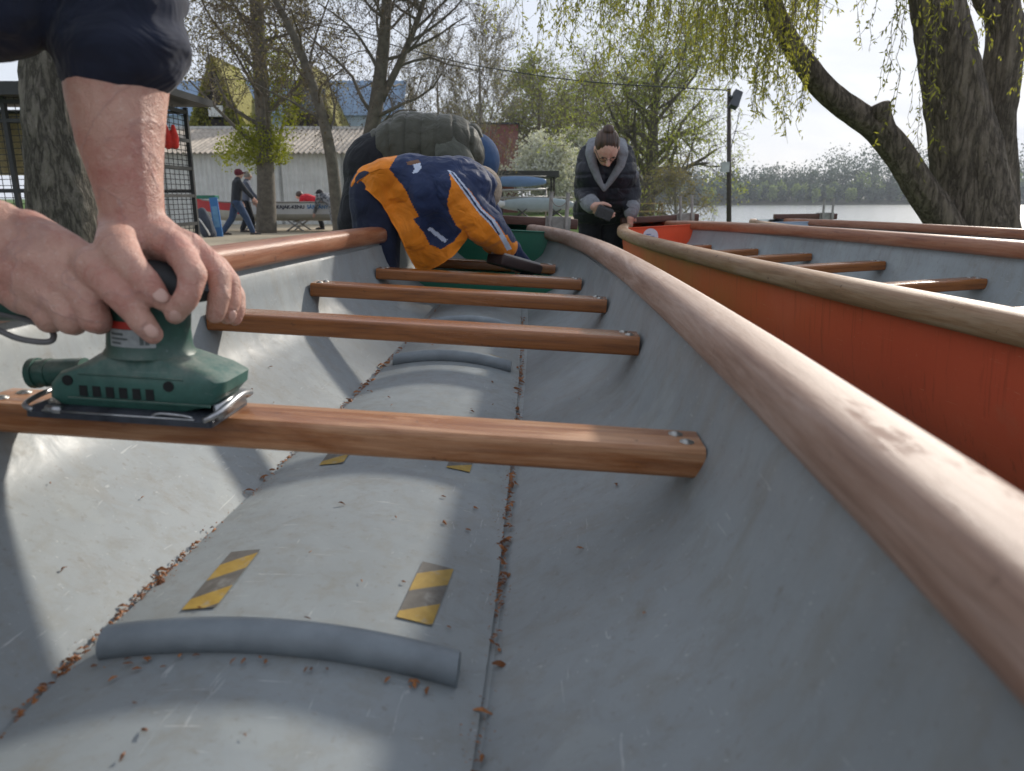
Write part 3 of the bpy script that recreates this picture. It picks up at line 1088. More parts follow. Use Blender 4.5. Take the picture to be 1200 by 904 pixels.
# base housing
b = MB()
loft(b, [rrect(-.072, .074, -.036, .036, .013, .012), rrect(-.080, .094, -.039, .039, .020, .013), rrect(-.078, .106, -.040, .040, .034, .014),
         rrect(-.068, .108, -.039, .039, .046, .014), rrect(-.048, .094, -.038, .038, .054, .016), rrect(-.036, .070, -.036, .036, .062, .02), rrect(-.026, .052, -.033, .033, .070, .03)])
hs = sharp(b.build('base_housing', M_SGL, sander), 28)
for x in (-.038, -.024, -.010, .004, .018, .032):
    b = MB(); b.box((x, -.0402, .030), (.0085, .0012, .0115)); b.build('vent_slot', M_DARKHOLE, hs, False, .0004)
for x in (-.054, .052):
    b = MB(); b.tube([(x, -.0385, .040), (x, -.0408, .040)], .0055, 14); sharp(b.build('screw_hole', M_DARKHOLE, hs))
b = MB(); b.box((.02, -.0405, .0215), (.15, .002, .003)); b.box((.012, -.0385, .0475), (.11, .0035, .0016)); b.build('housing_rib', M_SG, hs, False, .0006)
# dust outlet
b = MB(); b.tube([(-.118, .0, .034), (-.060, .0, .040)], [.0145, .0145], 24); b.tube([(-.119, 0, .034), (-.112, 0, .0348)], .0165, 24); b.tube([(-.103, 0, .0355), (-.098, 0, .036)], .0155, 24)
sharp(b.build('dust_outlet', M_SG, sander))
b = MB(); b.tube([(-.1195, .0, .034), (-.1185, .0, .034)], [.0115, .0115], 20); b.build('outlet_bore', M_DARKHOLE, sander)
# motor column and the rear handle
b = MB()
C = []
for z, r, ox in ((.066, .047, .014), (.072, .043, .014), (.090, .0415, .014), (.112, .042, .015), (.126, .045, .017), (.132, .045, .018)):
    C.append([(ox + r * math.cos(2 * math.pi * k / 36), r * .92 * math.sin(2 * math.pi * k / 36), z) for k in range(36)])
loft(b, C)
b.tube(spline([(.0, .004, .113), (-.05, .006, .113), (-.11, .006, .110), (-.165, .004, .107), (-.19, .004, .106)], 16), [.024] * 5 + [.019] * 7 + [.018, .017, .015, .011], 24)
mh = sharp(b.build('motor_housing', M_SG, sander), 45)
b = MB()
C = []
for z, rx_, ry_, ox in ((.120, .043, .039, .016), (.126, .058, .040, .030), (.138, .066, .041, .036), (.150, .062, .039, .032), (.159, .046, .032, .022), (.164, .022, .018, .012)):
    C.append([(ox + rx_ * math.cos(2 * math.pi * k / 36), ry_ * math.sin(2 * math.pi * k / 36), z) for k in range(36)])
loft(b, C)
sharp(b.build('top_grip', M_RUB, sander), 50)
# rating label curved round the column
b = MB()


def curved(b, a0, a1, z0, z1, r, mi):
    n = 12
    for k in range(n):
        t0, t1 = R(a0 + (a1 - a0) * k / n), R(a0 + (a1 - a0) * (k + 1) / n)
        f = lambda t, z: (.014 + r * math.cos(t), r * .92 * math.sin(t), z)
        b.quad(f(t0, z0), f(t1, z0), f(t1, z1), f(t0, z1), mi)


curved(b, 238, 304, .078, .096, .0428, 0)
curved(b, 238, 304, .0965, .104, .0428, 1)
for (a0, a1, z0, z1) in ((242, 262, .090, .0925), (242, 268, .0855, .0875), (242, 258, .081, .083), (284, 289, .081, .093), (291, 296, .081, .093), (284, 296, .0865, .088)):
    curved(b, a0, a1, z0, z1, .0432, 2)
b.build('label', [M_LABW, M_RED, simple('label_print', (.08, .10, .10), .5)], mh, False)
# power cord
pts = [at(-16, 366, .77), at(20, 372, .775), at(50, 382, .768), at(62, 390, .752), at(61, 399, .742), at(48, 401, .738), at(22, 397, .738), at(0, 388, .74), at(-60, 360, .75), at(-160, 380, .75), at(-260, 620, .8), at(-330, 900, .9)]
b = MB(); b.tube(spline(pts, 70), .0031, 10)
b.build('power_cord', simple('grey_cord', (.13, .13, .13), .5, .15, 60), sander)
sander_inv = sander.matrix_world.copy()
bpy.context.view_layer.update()
cd = sander.children[-1]
for o in sander.children:
    if o.name.startswith('power_cord'):
        o.matrix_parent_inverse = Matrix.Identity(4)
        mi_ = SAND_M.inverted()
        o.data.transform(mi_)

# ------------------------------------------------------------------ the person sanding
M_SKIN = skin('weathered_skin', (.50, .285, .22), .5)
M_SKIN2 = skin('fair_skin', (.66, .40, .31), .3)
M_NAIL = simple('fingernail', (.52, .325, .265), .3, .08, 40)
M_NAVY = fabric('navy_sweater', (.012, .016, .032), .9, .25, .9, 14)

fl = MB()
# left hand pressing on the top grip (thumb towards the camera)
Wl = at(156, 262, .80)
Lel = at(150, -40, .87)
fl.chain([(Lel, .052), (at(139, 60, .835), .0525), (at(137, 110, .825), .0495), (at(141, 160, .815), .0430), (at(150, 215, .805), .0345), (at(156, 252, .80), .0310), (at(160, 275, .797), .0300)], 20)
fl.chain([(at(146, 262, .80), .026), (at(158, 290, .795), .026), (at(168, 300, .79), .0245)], 18)
mcpL = {'index': (206, 292, .770, .0155), 'middle': (222, 291, .790, .0155), 'ring': (232, 300, .812, .0145), 'pinky': (238, 312, .832, .0130)}
palmL = [at(163, 272, .80), at(172, 268, .80), at(176, 272, .81), at(172, 285, .82)]
for (k, (x, y, D, r)), q in zip(mcpL.items(), palmL):
    fl.chain([(q, .024), (at((x + 172) / 2, (y + 276) / 2 + 2, (D + .80) / 2), .0215), (at(x, y, D), r + .0015)], 16)
fl.chain([(at(160, 290, .80), .026), (at(190, 300, .795), .022), (at(215, 306, .80), .018)], 16)
def finger(pts):
    fl.chain([(at(x, y, D), r) for x, y, D, r in pts], 16)
finger([(206, 292, .770, .0160), (217, 306, .746, .0142), (226, 322, .726, .0140), (222, 342, .719, .0118), (217, 352, .718, .0122), (205, 369, .722, .0098)])
finger([(222, 291, .790, .0160), (242, 306, .775, .0140), (256, 325, .765, .0135), (257, 346, .758, .0115), (254, 362, .757, .0105), (252, 369, .757, .0095)])
finger([(232, 300, .812, .0145), (254, 313, .802, .0130), (268, 332, .792, .0128), (270, 354, .785, .0110), (266, 371, .783, .0090)])
finger([(238, 312, .832, .0130), (262, 326, .825, .0115), (276, 346, .815, .0108), (278, 362, .808, .0095), (275, 374, .805, .0080)])
# thumb leaves the side of the palm near the wrist
finger([(142, 276, .785, .0230), (138, 290, .755, .0215), (148, 306, .729, .0170), (162, 321, .720, .0138), (170, 331, .718, .0146), (180, 343, .718, .0130), (189, 352, .719, .0100)])
# right hand round the rear handle, index finger along the motor housing
Wr = at(2, 284, .775)
Rel = Vector((-.76, .64, .985))
fl.chain([(Rel, .052), (Rel.lerp(Wr, .35), .0535), (Rel.lerp(Wr, .7), .0465), (at(-12, 280, .775), .0420), (at(12, 292, .772), .0405)], 20)
mcpR = {'index': (110, 314, .752, .0185), 'middle': (94, 340, .738, .0185), 'ring': (72, 354, .736, .0172), 'pinky': (49, 360, .742, .0158)}
palmR = [at(30, 282, .775), at(22, 296, .765), at(16, 308, .762), at(10, 318, .765)]
for (k, (x, y, D, r)), q in zip(mcpR.items(), palmR):
    m_ = q.lerp(at(x, y, D), .55)
    fl.chain([(q, .032), (m_, .0255), (at(x, y, D), r)], 16)
fl.chain([(at(30, 300, .775), .040), (at(62, 318, .768), .032), (at(84, 330, .765), .024)], 18)
finger([(108, 312, .742, .0200), (126, 329, .723, .0165), (146, 351, .714, .0146), (160, 369, .713, .0122), (166, 377, .713, .0126), (179, 392, .716, .0102)])
finger([(94, 340, .738, .0185), (106, 358, .727, .0158), (111, 373, .727, .0155), (117, 378, .742, .0128), (124, 370, .762, .0110)])
finger([(72, 354, .736, .0172), (80, 368, .728, .0145), (82, 376, .730, .0142), (88, 380, .748, .0120), (96, 372, .768, .0100)])
finger([(49, 360, .742, .0158), (55, 371, .736, .0128), (57, 376, .739, .0128), (62, 379, .756, .0105), (70, 372, .772, .0090)])
finger([(60, 296, .790, .0240), (88, 300, .805, .0190), (112, 318, .818, .0150), (130, 334, .822, .0125), (142, 346, .822, .0100)])
# the rest of the body (outside the picture on the left)
Lsh, Rsh = Vector((-.66, .90, 1.40)), Vector((-.86, .52, 1.33))
fl.chain([(Lsh, .058), (Lel, .052)], 14); fl.chain([(Rsh, .058), (Rel, .052)], 14)
Pel = Vector((-1.25, .74, .94))
ch = (Lsh + Rsh) / 2
for s_ in (-1, 1):
    sv = Vector((-.2, -.38, 0)).normalized() * s_
    fl.chain([(Pel + sv * .08, .115), (Pel.lerp(ch, .5) + sv * .08, .11), (ch + sv * .09 + Vector((-.02, 0, -.06)), .115)], 14)
    hip = Pel + sv * .09
    kn = hip + Vector((.06, sv.y * .05, -.44)); an_ = kn + Vector((-.04, 0, -.42))
    fl.chain([(hip, .095), (kn, .06), (an_, .042), (an_ + Vector((.06, 0, -.045)), .035), (an_ + Vector((.16, 0, -.055)), .03)], 12)
fl.chain([(Lsh, .06), (ch, .075), (Rsh, .06)], 14)
hd = ch + Vector((.14, -.02, .24))
fl.chain([(ch + Vector((.01, 0, .02)), .062), (hd - Vector((.03, 0, .08)), .058)], 14)
fl.sphere(hd, (.095, .076, .115), 20, 14); fl.sphere(hd + Vector((.085, 0, -.01)), (.02, .014, .022), 10, 8)
fl.sphere(hd + Vector((.04, 0, -.07)), (.05, .05, .05), 12, 8)
for s_ in (-1, 1): fl.sphere(hd + Vector((-.005, .078 * s_, -.005)), (.02, .01, .032), 10, 8)
p1 = flesh(fl, 'person', M_SKIN, .0026, None, 6, .5)
tag(p1, 'person in navy sweater with sleeves pushed up, both bare hands pressing the green sander', 'person')
# fingernails


def nail(p, nrm, ax, L, W, parent):
    nrm = nrm.normalized(); ax = (ax - nrm * ax.dot(nrm)).normalized(); s_ = nrm.cross(ax)
    M = Matrix((ax, s_, nrm)).transposed()
    mb = MB(); mb.sphere(p, (L, W, .0022), 16, 8, 0, M)
    return mb.build('fingernail', M_NAIL, parent)


def nail_on(a, c, t, r, side, L=.0075, W=.006):
    """on the back of the last joint a->c: side = direction the back faces"""
    ax = (c - a)
    nn = (side - ax.normalized() * side.dot(ax.normalized())).normalized()
    nail(a.lerp(c, t) + nn * (r - .0008), nn, ax, L, W, p1)


nail_on(at(180, 343, .718), at(189, 352, .719), .72, .0114, Vector((.35, -.75, .5)), .0082, .0068)
nail_on(at(166, 377, .713), at(179, 392, .716), .72, .0110, Vector((.35, -.8, .35)), .0078, .0060)
nail_on(at(217, 352, .718), at(205, 369, .722), .75, .0106, Vector((.3, -.9, -.1)), .007, .0055)
nail_on(at(270, 354, .785), at(266, 371, .783), .8, .0098, Vector((.8, -.6, 0)), .006, .005)
# sweater with pushed-up sleeves
sw = MB()
rs = [(at(138, 58, .830), .0610), (at(142, 52, .832), .0665), (at(144, 44, .835), .0630), (at(144, 35, .838), .0655), (at(143, 20, .845), .0625), (at(141, 4, .850), .0650), (Lel, .0640), (Lel.lerp(Lsh, .5), .078), (Lsh, .085)]
sw.chain(rs, 22)
sw.chain([(Rel.lerp(Wr, .36), .062), (Rel.lerp(Wr, .28), .068), (Rel.lerp(Wr, .15), .066), (Rel, .069), (Rel.lerp(Rsh, .5), .074), (Rsh, .085)], 16)
for s_ in (-1, 1):
    sv = Vector((-.2, -.38, 0)).normalized() * s_
    sw.chain([(Pel + sv * .08 + Vector((0, 0, -.02)), .145), (Pel.lerp(ch, .5) + sv * .08, .15), (ch + sv * .09 + Vector((-.02, 0, -.06)), .14)], 14)
sw.chain([(Lsh, .085), (ch, .095), (Rsh, .085)], 14)
sw.chain([(at(14, -62, .82), .075), (at(-50, -40, .78), .09), (Rsh.lerp(ch, .4) + Vector((.08, -.02, -.12)), .12)], 14)
so_ = flesh(sw, 'sweater', M_NAVY, .005, p1, 3, .5)
def ripple(o, f):
    me = o.data
    n = len(me.vertices)
    cs = [0.0] * (3 * n); ns = [0.0] * (3 * n)
    me.vertices.foreach_get('co', cs); me.vertices.foreach_get('normal', ns)
    for i in range(n):
        d = f(Vector(cs[3 * i:3 * i + 3]))
        for k in range(3): cs[3 * i + k] += ns[3 * i + k] * d
    me.vertices.foreach_set('co', cs); me.update()


ripple(so_, lambda q: noise.noise(Vector((q.x * 12, q.y * 12, q.z * 44))) * .007 + noise.noise(q * 40) * .002)
tr = MB()
for s_ in (-1, 1):
    sv = Vector((-.2, -.38, 0)).normalized() * s_
    hip = Pel + sv * .09
    kn = hip + Vector((.06, sv.y * .05, -.44)); an_ = kn + Vector((-.04, 0, -.42))
    tr.chain([(Pel + sv * .06, .13), (hip, .112), (kn, .085), (an_ + Vector((0, 0, -.01)), .075)], 14)
flesh(tr, 'trousers', fabric('dark_work_trousers', (.03, .035, .045)), .012, p1)
hr = MB(); hr.sphere(hd + Vector((-.018, 0, .03)), (.095, .082, .105), 18, 12)
flesh(hr, 'hair', simple('short_grey_hair', (.16, .15, .14), .8, .3, 60), .008, p1)

# ------------------------------------------------------------------ hands and people


def hand(mb, wrist, d, palm_n, size=1.0, curl=.5, thumb_side=1, n=8):
    """palm, four fingers and a thumb; d = pointing direction, palm_n = direction the palm faces"""
    d = d.normalized(); pn = (palm_n - d * palm_n.dot(d)).normalized(); s = d.cross(pn) * thumb_side
    W = Vector(wrist)
    L = .085 * size
    for k, o in enumerate((-.030, -.010, .010, .029)):
        m = W + d * (L * (1, 1.05, 1.02, .93)[3 - k]) + s * o * size
        mb.chain([(W + s * o * .6 * size, .019 * size), (m, .0125 * size)], n)
        p = m; dd = d.copy(); r = .0105 * size
        for j, seg in enumerate((.040, .026, .020)):
            dd = (dd * math.cos(curl * (.6 + .5 * j)) + pn * math.sin(curl * (.6 + .5 * j))).normalized()
            q = p + dd * seg * size * (.82, .95, 1.05, .98)[k]
            mb.chain([(p, r), (q, r * .88)], n); p = q; r *= .88
    t0 = W + d * .02 * size + s * .030 * size
    t1 = t0 + (d * .6 + s * .7 + pn * .3).normalized() * .035 * size
    t2 = t1 + (d * .9 + s * .3 + pn * .35).normalized() * .032 * size
    t3 = t2 + (d * 1.0 + pn * .4).normalized() * .024 * size
    mb.chain([(t0, .019 * size), (t1, .0135 * size), (t2, .0115 * size), (t3, .009 * size)], n)


def head(mb, c, face, up, r=.1, n=18):
    """skull with brow, nose, chin, lips and ears; face = looking direction"""
    f = face.normalized(); u = (up - f * up.dot(f)).normalized(); s = f.cross(u)
    M = Matrix((f, s, u)).transposed()
    mb.sphere(c, (r * .95, r * .76, r * 1.12), n, 12, 0, M)
    C = Vector(c)
    mb.sphere(C + f * r * .30 - u * r * .62, (r * .52, r * .50, r * .5), n, 10, 0, M)
    mb.chain([(C + f * r * .92 + u * r * .10, r * .10), (C + f * r * 1.14 - u * r * .20, r * .17)], 10)
    mb.sphere(C + f * r * .80 - u * r * .58, (r * .14, r * .26, r * .11), 10, 8, 0, M)
    mb.sphere(C + f * r * .72 + u * r * .26, (r * .2, r * .5, r * .12), 12, 8, 0, M)
    for k in (-1, 1):
        mb.sphere(C + s * k * r * .77 - u * r * .05, (r * .2, r * .1, r * .3), 10, 8, 0, M)
    return f, s, u


M_OLIVE = fabric('olive_quilted_nylon', (.050, .050, .034), .55, .18, .5, 20)
M_OLIVES = fabric('olive_sleeve_cloth', (.10, .105, .085), .8, .2, .8, 16)
M_BLACKT = fabric('black_trousers', (.010, .011, .015), .85, .25, .8, 12)
M_BLUECAP = fabric('blue_cap_cloth', (.035, .075, .16), .8, .2, .4)
M_BEIGE = fabric('beige_knit', (.36, .29, .22), .9, .2, .6, 40)
M_OR = fabric('orange_jacket_cloth', (.72, .22, .012), .7, .14, .9, 14)
M_JN = fabric('navy_jacket_cloth', (.016, .030, .085), .65, .2, .9, 14)
M_JW = fabric('pale_blue_stripe', (.50, .56, .68), .7, .1, .2)
M_JBR = fabric('brown_patch', (.16, .085, .05), .7, .1, .2)
M_NAVYT = fabric('dark_navy_trousers', (.012, .018, .042), .85, .25, .7, 12)
M_HAIRB = N('brown_hair')
_h = M_HAIRB.noise(55, 5, .7, M_HAIRB.coord((1, .12, .12)), .4)
M_HAIRB.base(M_HAIRB.ramp(_h, [(.35, (.022, .011, .007)), (.6, (.085, .044, .026)), (.75, (.16, .095, .06))])); M_HAIRB.set(Roughness=.45); M_HAIRB.bump(_h, .7, .006); M_HAIRB = M_HAIRB.mat
M_BLK = fabric('navy_black_puffer', (.010, .012, .020), .5, .25, .5, 22)
M_FLEECE = fabric('grey_fleece', (.21, .22, .24), .95, .2, .7, 40)
M_GLASS = simple('spectacle_frame', (.03, .025, .02), .3, .2, 40)

# ---- bent man in the quilted vest, beyond the left gunwale
D0 = 3.08
bd = MB(); vest = MB(); slv_all = []; trs = MB()
pel = [at(446, 200, D0 - .09), at(446, 200, D0 + .11)]
mid_ = [at(482, 180, D0 - .07), at(482, 180, D0 + .09)]
chs = [at(522, 180, D0 - .12), at(522, 180, D0 + .12)]
for a_, m_, c_ in zip(pel, mid_, chs):
    bd.chain([(a_, .10), (m_, .105), (c_, .105)]); vest.chain([(at(464, 192, a_.y), .150), (at(472, 187, a_.y), .158), (at(484,181,m_.y), .163), (c_, .145), (at(538, 185, c_.y), .10)], 18)
    trs.chain([(a_ + Vector((.05, 0, .02)), .142), (a_ + Vector((-.0, 0, .0)), .146), (a_ + Vector((-.0, 0, -.06)), .142)], 16)
neck = at(541, 180, D0); hc = at(549, 192, D0 - .02)
bd.chain([(at(530, 180, D0), .07), (neck, .06), (hc, .06)])
fdir = (at(556, 250, D0) - at(549, 192, D0) + Vector((.04, -.05, 0)))
fh, sh_, uh = head(bd, hc, fdir, Vector((.9, 0, .25)), .098)
vest.chain([(at(531, 172, D0 - .09), .06), (at(548, 160, D0 - .02), .05), (at(545, 152, D0), .035), (at(551, 160, D0 + .06), .05)], 12)
vest.chain([(at(541, 146, D0 - .05), .018), (at(553, 153, D0 - .05), .026), (at(560, 166, D0 - .04), .028)], 12)
vest.chain([(at(541, 146, D0 - .05), .018), (at(541, 146, D0 + .08), .018)], 10)
for k, Dd in ((0, D0 - .2), (1, D0 + .2)):
    sh0 = at(527, 178, Dd); el = at(549, 214, Dd - .02 if k == 0 else Dd); wr = at(566, 236, Dd - .06 if k == 0 else Dd)
    bd.chain([(sh0, .06), (el, .044), (wr, .031)])
    hand(bd, wr, at(574, 252, Dd) - at(566, 236, Dd), Vector((-.3, 0, -1)), 1.0, .55, -1 if k else 1)
    sm_ = MB(); sm_.chain([(at(524, 180, Dd), .074), (sh0, .072), (el, .058), (at(561, 228, wr.y), .05)], 16); slv_all.append(sm_)
    hipx = pel[k]; kn = at(428, 292, D0 + (-.12 if k == 0 else .14)); an_ = Vector((kn.x - .06, kn.y, .09))
    bd.chain([(hipx, .11), (kn, .062), (an_, .042), (an_ + Vector((.05, 0, -.05)), .035), (an_ + Vector((.16, 0, -.06)), .03)])
    trs.chain([(hipx + Vector((0, 0, -.04)), .140), (kn + Vector((0, 0, .1)), .105), (kn, .088), (an_, .075)], 16)
p2 = flesh(bd, 'person', M_SKIN2, .0075)
tag(p2, 'person in olive quilted vest bent far over the left gunwale, back turned up', 'person')
vo = flesh(vest, 'quilted_vest', M_OLIVE, .007, p2, 4)
ax0 = at(440, 178, D0); axd = (at(535, 172, D0) - ax0); AL = axd.length; axd.normalize()
ripple(vo, lambda q: -.010 * max(0, 1 - abs(((q - ax0).dot(axd) / .062 + .5 * noise.noise(q * 3)) % 1 - .5) / .13) + noise.noise(q * 26) * .004 + noise.noise(q * 9) * .008)
for sm_ in slv_all: flesh(sm_, 'shirt_sleeve', M_OLIVES, .008, p2)
flesh(trs, 'trousers', M_BLACKT, .009, p2)
cp = MB()
Mh = Matrix((fh, sh_, uh)).transposed()
cp.sphere(hc + uh * .030 - fh * .008, (.106, .092, .098), 18, 12, 0, Mh)
cp.sphere(hc + uh * .045 + fh * .11, (.06, .07, .012), 14, 8, 0, Mh)
flesh(cp, 'cap', M_BLUECAP, .007, p2)
for k in (-1, 1):
    b = MB(); b.sphere(hc + fh * .088 + sh_ * .034 * k + uh * .005, .011, 10, 8); b.build('eye', simple('eye_white', (.5, .48, .45), .3), p2)
gl = MB()
for Dd in (D0 - .26,):
    wr = at(564, 226, Dd)
    gl.chain([(at(559, 213, Dd), .046), (at(566, 224, Dd), .05), (at(569, 238, Dd), .044)], 12)
    hand(gl, at(567, 234, Dd), at(574, 252, Dd) - at(566, 236, Dd), Vector((-.3, 0, -1)), 1.3, .5)
flesh(gl, 'glove', M_BEIGE, .008, p2)

# ---- person in the orange and navy jacket, sanding a far thwart
D1 = 2.62
bd = MB(); jk = MB(); trs = MB()
pl2 = [at(440, 226, D1 - .06), at(440, 226, D1 + .10)]
ch2 = [at(533, 222, D1 - .07), at(533, 222, D1 + .10)]
for a_, c_ in zip(pl2, ch2):
    m_ = a_.lerp(c_, .5) + Vector((0, 0, .02))
    bd.chain([(a_ + Vector((0, .02, 0)), .06), (m_ + Vector((0, .02, -.01)), .065), (c_ + Vector((0, .02, 0)), .065)])
    jk.chain([(at(437, 222, a_.y), .075), (at(462, 216, a_.y), .092), (m_ + Vector((0, 0, 0)), .100), (c_, .100), (at(548, 222, c_.y), .085)], 18)
    trs.chain([(a_, .088), (a_ + Vector((0, 0, -.05)), .09)], 14)
hc2 = at(559, 227, D1 + .07)
bd.chain([(at(540, 220, D1 + .02), .055), (hc2, .05)])
f2, s2, u2 = head(bd, hc2, Vector((.25, -.1, -1)), Vector((.95, 0, .2)), .078)
shl = at(537, 230, D1 - .12); el2 = at(565, 263, D1 - .10); wr2 = at(595, 289, D1 + .03)
bd.chain([(shl, .05), (el2, .036), (wr2, .026)])
hand(bd, wr2, at(610, 306, D1 + .12) - wr2, Vector((-.2, 0, -1)), .88, .5, 1)
jk.chain([(at(530, 222, D1 - .11), .075), (shl, .070), (at(549, 246, D1 - .12), .066), (el2, .063), (at(582, 279, D1 - .03), .056), (at(590, 286, D1 + .01), .049)], 18)
shr = at(548, 218, D1 + .16); el3 = at(572, 252, D1 + .22); wr3 = at(578, 284, D1 + .26)
bd.chain([(shr, .05), (el3, .036), (wr3, .026)])
hand(bd, wr3, Vector((.5, .3, -1)), Vector((-.4, 0, -1)), .88, .5, -1)
jk.chain([(shr, .072), (el3, .058), (wr3, .044)], 16)
# hood lying over the neck
jk.chain([(at(520, 205, D1), .06), (at(545, 208, D1 + .02), .068), (at(562, 220, D1 + .03), .064), (at(566, 236, D1 + .02), .045)], 16)
for k in (0, 1):
    hipx = pl2[k]; kn = at(444, 330, hipx.y); an_ = Vector((kn.x - .08, kn.y, .08))
    bd.chain([(hipx + Vector((0, .02, 0)), .06), (kn, .052), (an_, .036), (an_ + Vector((.05, 0, -.04)), .03), (an_ + Vector((.14, 0, -.05)), .026)])
    trs.chain([(hipx, .090), (kn, .070), (an_, .06)], 14)
p3 = flesh(bd, 'person', M_SKIN2, .006)
tag(p3, 'person in orange and navy jacket leaning over the gunwale, arm stretched to a far thwart', 'person')
NAVYZ = [(456, 198), (475, 222), (491, 254), (484, 257), (496, 272), (504, 287), (516, 292), (531, 284), (543, 268), (552, 262), (524, 235), (530, 222), (526, 200), (560, 232), (572, 246), (600, 232), (580, 180), (470, 175)]
STRIPE = [(524, 199), (532, 202), (552, 226), (566, 246), (580, 258), (591, 276), (600, 292), (594, 294), (585, 277), (573, 262), (561, 250), (545, 228)]
RED2 = [(528, 202), (530, 202), (549, 226), (563, 246.5), (576, 258.5), (586, 275), (584, 275.5), (574, 260), (561, 247.5), (547, 227)]
UPPER = [(533, 200), (556, 226), (572, 246), (584, 258), (600, 285), (640, 270), (600, 190)]
UPPER2 = [(530, 199), (552, 225), (566, 245), (580, 257), (592, 275), (640, 270), (600, 180)]
WPATCH = [(484, 193), (492, 190), (494, 197), (488, 204), (483, 203), (486, 198)]
BPATCH = [(476, 190), (490, 187), (493, 191), (484, 193), (478, 194)]
jo = flesh(jk, 'jacket', [M_OR, M_JN, M_JW, M_JBR], .0036, None, 6)
ripple(jo, lambda q: noise.noise(Vector((q.x * 15, q.y * 8, q.z * 15))) * .009 + noise.noise(q * 32) * .004)
# front of the jacket hanging open towards the boat floor
HEM = [(419, 214), (432, 203), (446, 198), (470, 196), (500, 205), (530, 215), (552, 240), (556, 268), (545, 285), (529, 301), (513, 312), (497, 319), (487, 314), (479, 300), (467, 272), (448, 240), (432, 224)]
fb = MB()
stp = 1.5
nx, ny = int(150 / stp), int(130 / stp)
ids = {}
grid = {}


def flapD(x, y):
    t = max(0, min(1, (y - 205) / 110))
    return D1 - .155 + .10 * max(0, t - .35) + .016 * math.sin(x * .11 + y * .03) + .012 * math.sin(x * .05 - y * .09)


from mathutils.geometry import delaunay_2d_cdt
pts2 = [Vector(p) for p in HEM]
dense = []
for i in range(len(pts2)):
    a_, c_ = pts2[i], pts2[(i + 1) % len(pts2)]
    m_ = max(1, int((c_ - a_).length / stp))
    for k in range(m_): dense.append(a_.lerp(c_, k / m_))
n0 = len(dense)
edges = [(i, (i + 1) % n0) for i in range(n0)]
for i in range(nx):
    for j in range(ny):
        q = Vector((412 + i * stp, 190 + j * stp))
        if inside(q, HEM) and min((q - d_).length for d_ in dense) > stp * .6: dense.append(q)
vv, ee, ff, _, _, _ = delaunay_2d_cdt(dense, edges, [], 1, 1e-4)
fb.v = [tuple(at(q.x, q.y, flapD(q.x, q.y))) for q in vv]
nf = len(fb.v)
fb.v += [tuple(at(q.x, q.y, flapD(q.x, q.y) + .014)) for q in vv]
for f_ in ff:
    fb.f.append(tuple(f_)); fb.m.append(0)
    fb.f.append(tuple(i + nf for i in reversed(f_))); fb.m.append(0)
for i in range(n0):
    a_, c_ = i, (i + 1) % n0
    fb.f.append((a_, c_, c_ + nf, a_ + nf)); fb.m.append(0)
flo = fb.build('jacket_front', [M_OR, M_JN, M_JW, M_JBR], None)
flo.data.validate()
PKT = [(501, 269), (504, 266), (524, 281), (521, 285)]
ORSL = [(524, 241), (536, 264), (560, 286), (585, 304), (606, 294), (586, 268), (563, 246), (535, 210), (527, 222)]
RULES = [(NAVYZ, 1), (UPPER, 1), (ORSL, 0), (UPPER2, 1), (STRIPE, 2), (RED2, 1), (WPATCH, 2), (BPATCH, 3), (PKT, 2)]
zone(jo, RULES); zone(flo, RULES)
ripple(flo, lambda q: noise.noise(Vector((q.x * 13 + q.z * 9, q.y * 3, q.z * 5))) * .008 + noise.noise(Vector((q.x * 34, 0, q.z * 30))) * .003)
# far side of the jacket hem hanging behind the legs
b = MB()
hp = [(425, 210), (420, 222), (419, 245), (421, 272), (428, 272), (427, 250), (430, 226), (438, 214)]
n_ = len(hp)
b.v = [tuple(at(x, y, D1 + .13)) for x, y in hp] + [tuple(at(x, y, D1 + .145)) for x, y in hp]
b.f = [tuple(range(n_)), tuple(range(2 * n_ - 1, n_ - 1, -1))] + [(i, (i + 1) % n_, n_ + (i + 1) % n_, n_ + i) for i in range(n_)]
b.m = [0] * len(b.f)
hb = b.build('jacket_back_hem', M_OR, None)
for q in (flo, hb):
    q.parent = jo
jo.parent = p3
flesh(trs, 'trousers', M_NAVYT, .008, p3)
cp = MB()
Mh = Matrix((f2, s2, u2)).transposed()
cp.sphere(hc2 + u2 * .012 - f2 * .012, (.083, .073, .080), 18, 12, 0, Mh)
flesh(cp, 'knit_cap', M_BEIGE, .006, p3)
gl = MB()
gl.chain([(at(594, 286, D1 + .03), .033), (at(600, 293, D1 + .05), .036)], 12)
hand(gl, at(599, 291, D1 + .05), at(612, 306, D1 + .10) - at(599, 291, D1 + .05), Vector((-.2, 0, -1)), 1.05, .45)
flesh(gl, 'work_glove', M_JN, .005, p3, 2)
# block in the gloved hand
sb = MB()
A_, B_ = at(580, 308, D1 - .03), at(624, 320, D1 + .08)
cx = (A_ + B_) / 2
xd = (B_ - A_).normalized(); yd = Vector((0, 0, 1)).cross(xd).normalized(); zd = xd.cross(yd)
Mb = Matrix((xd, yd, zd)).transposed().to_4x4(); Mb.translation = cx + zd * .012
sb.box((0, 0, 0), (.19, .09, .035))
o = sb.build('sanding_block', simple('dark_brown_block', (.035, .018, .016), .6, .3, 20), None, True, .006); sharp(o, 50)
o.data.transform(Mb)
tag(o, 'dark brown sanding block under the gloved hand on a far thwart', 'sanding block')
gb = MB(); gb.box((0, 0, .021), (.17, .075, .008)); g_ = gb.build('backing_pad', simple('pale_pad', (.42, .40, .38), .8), o, False, .002); g_.data.transform(Mb)

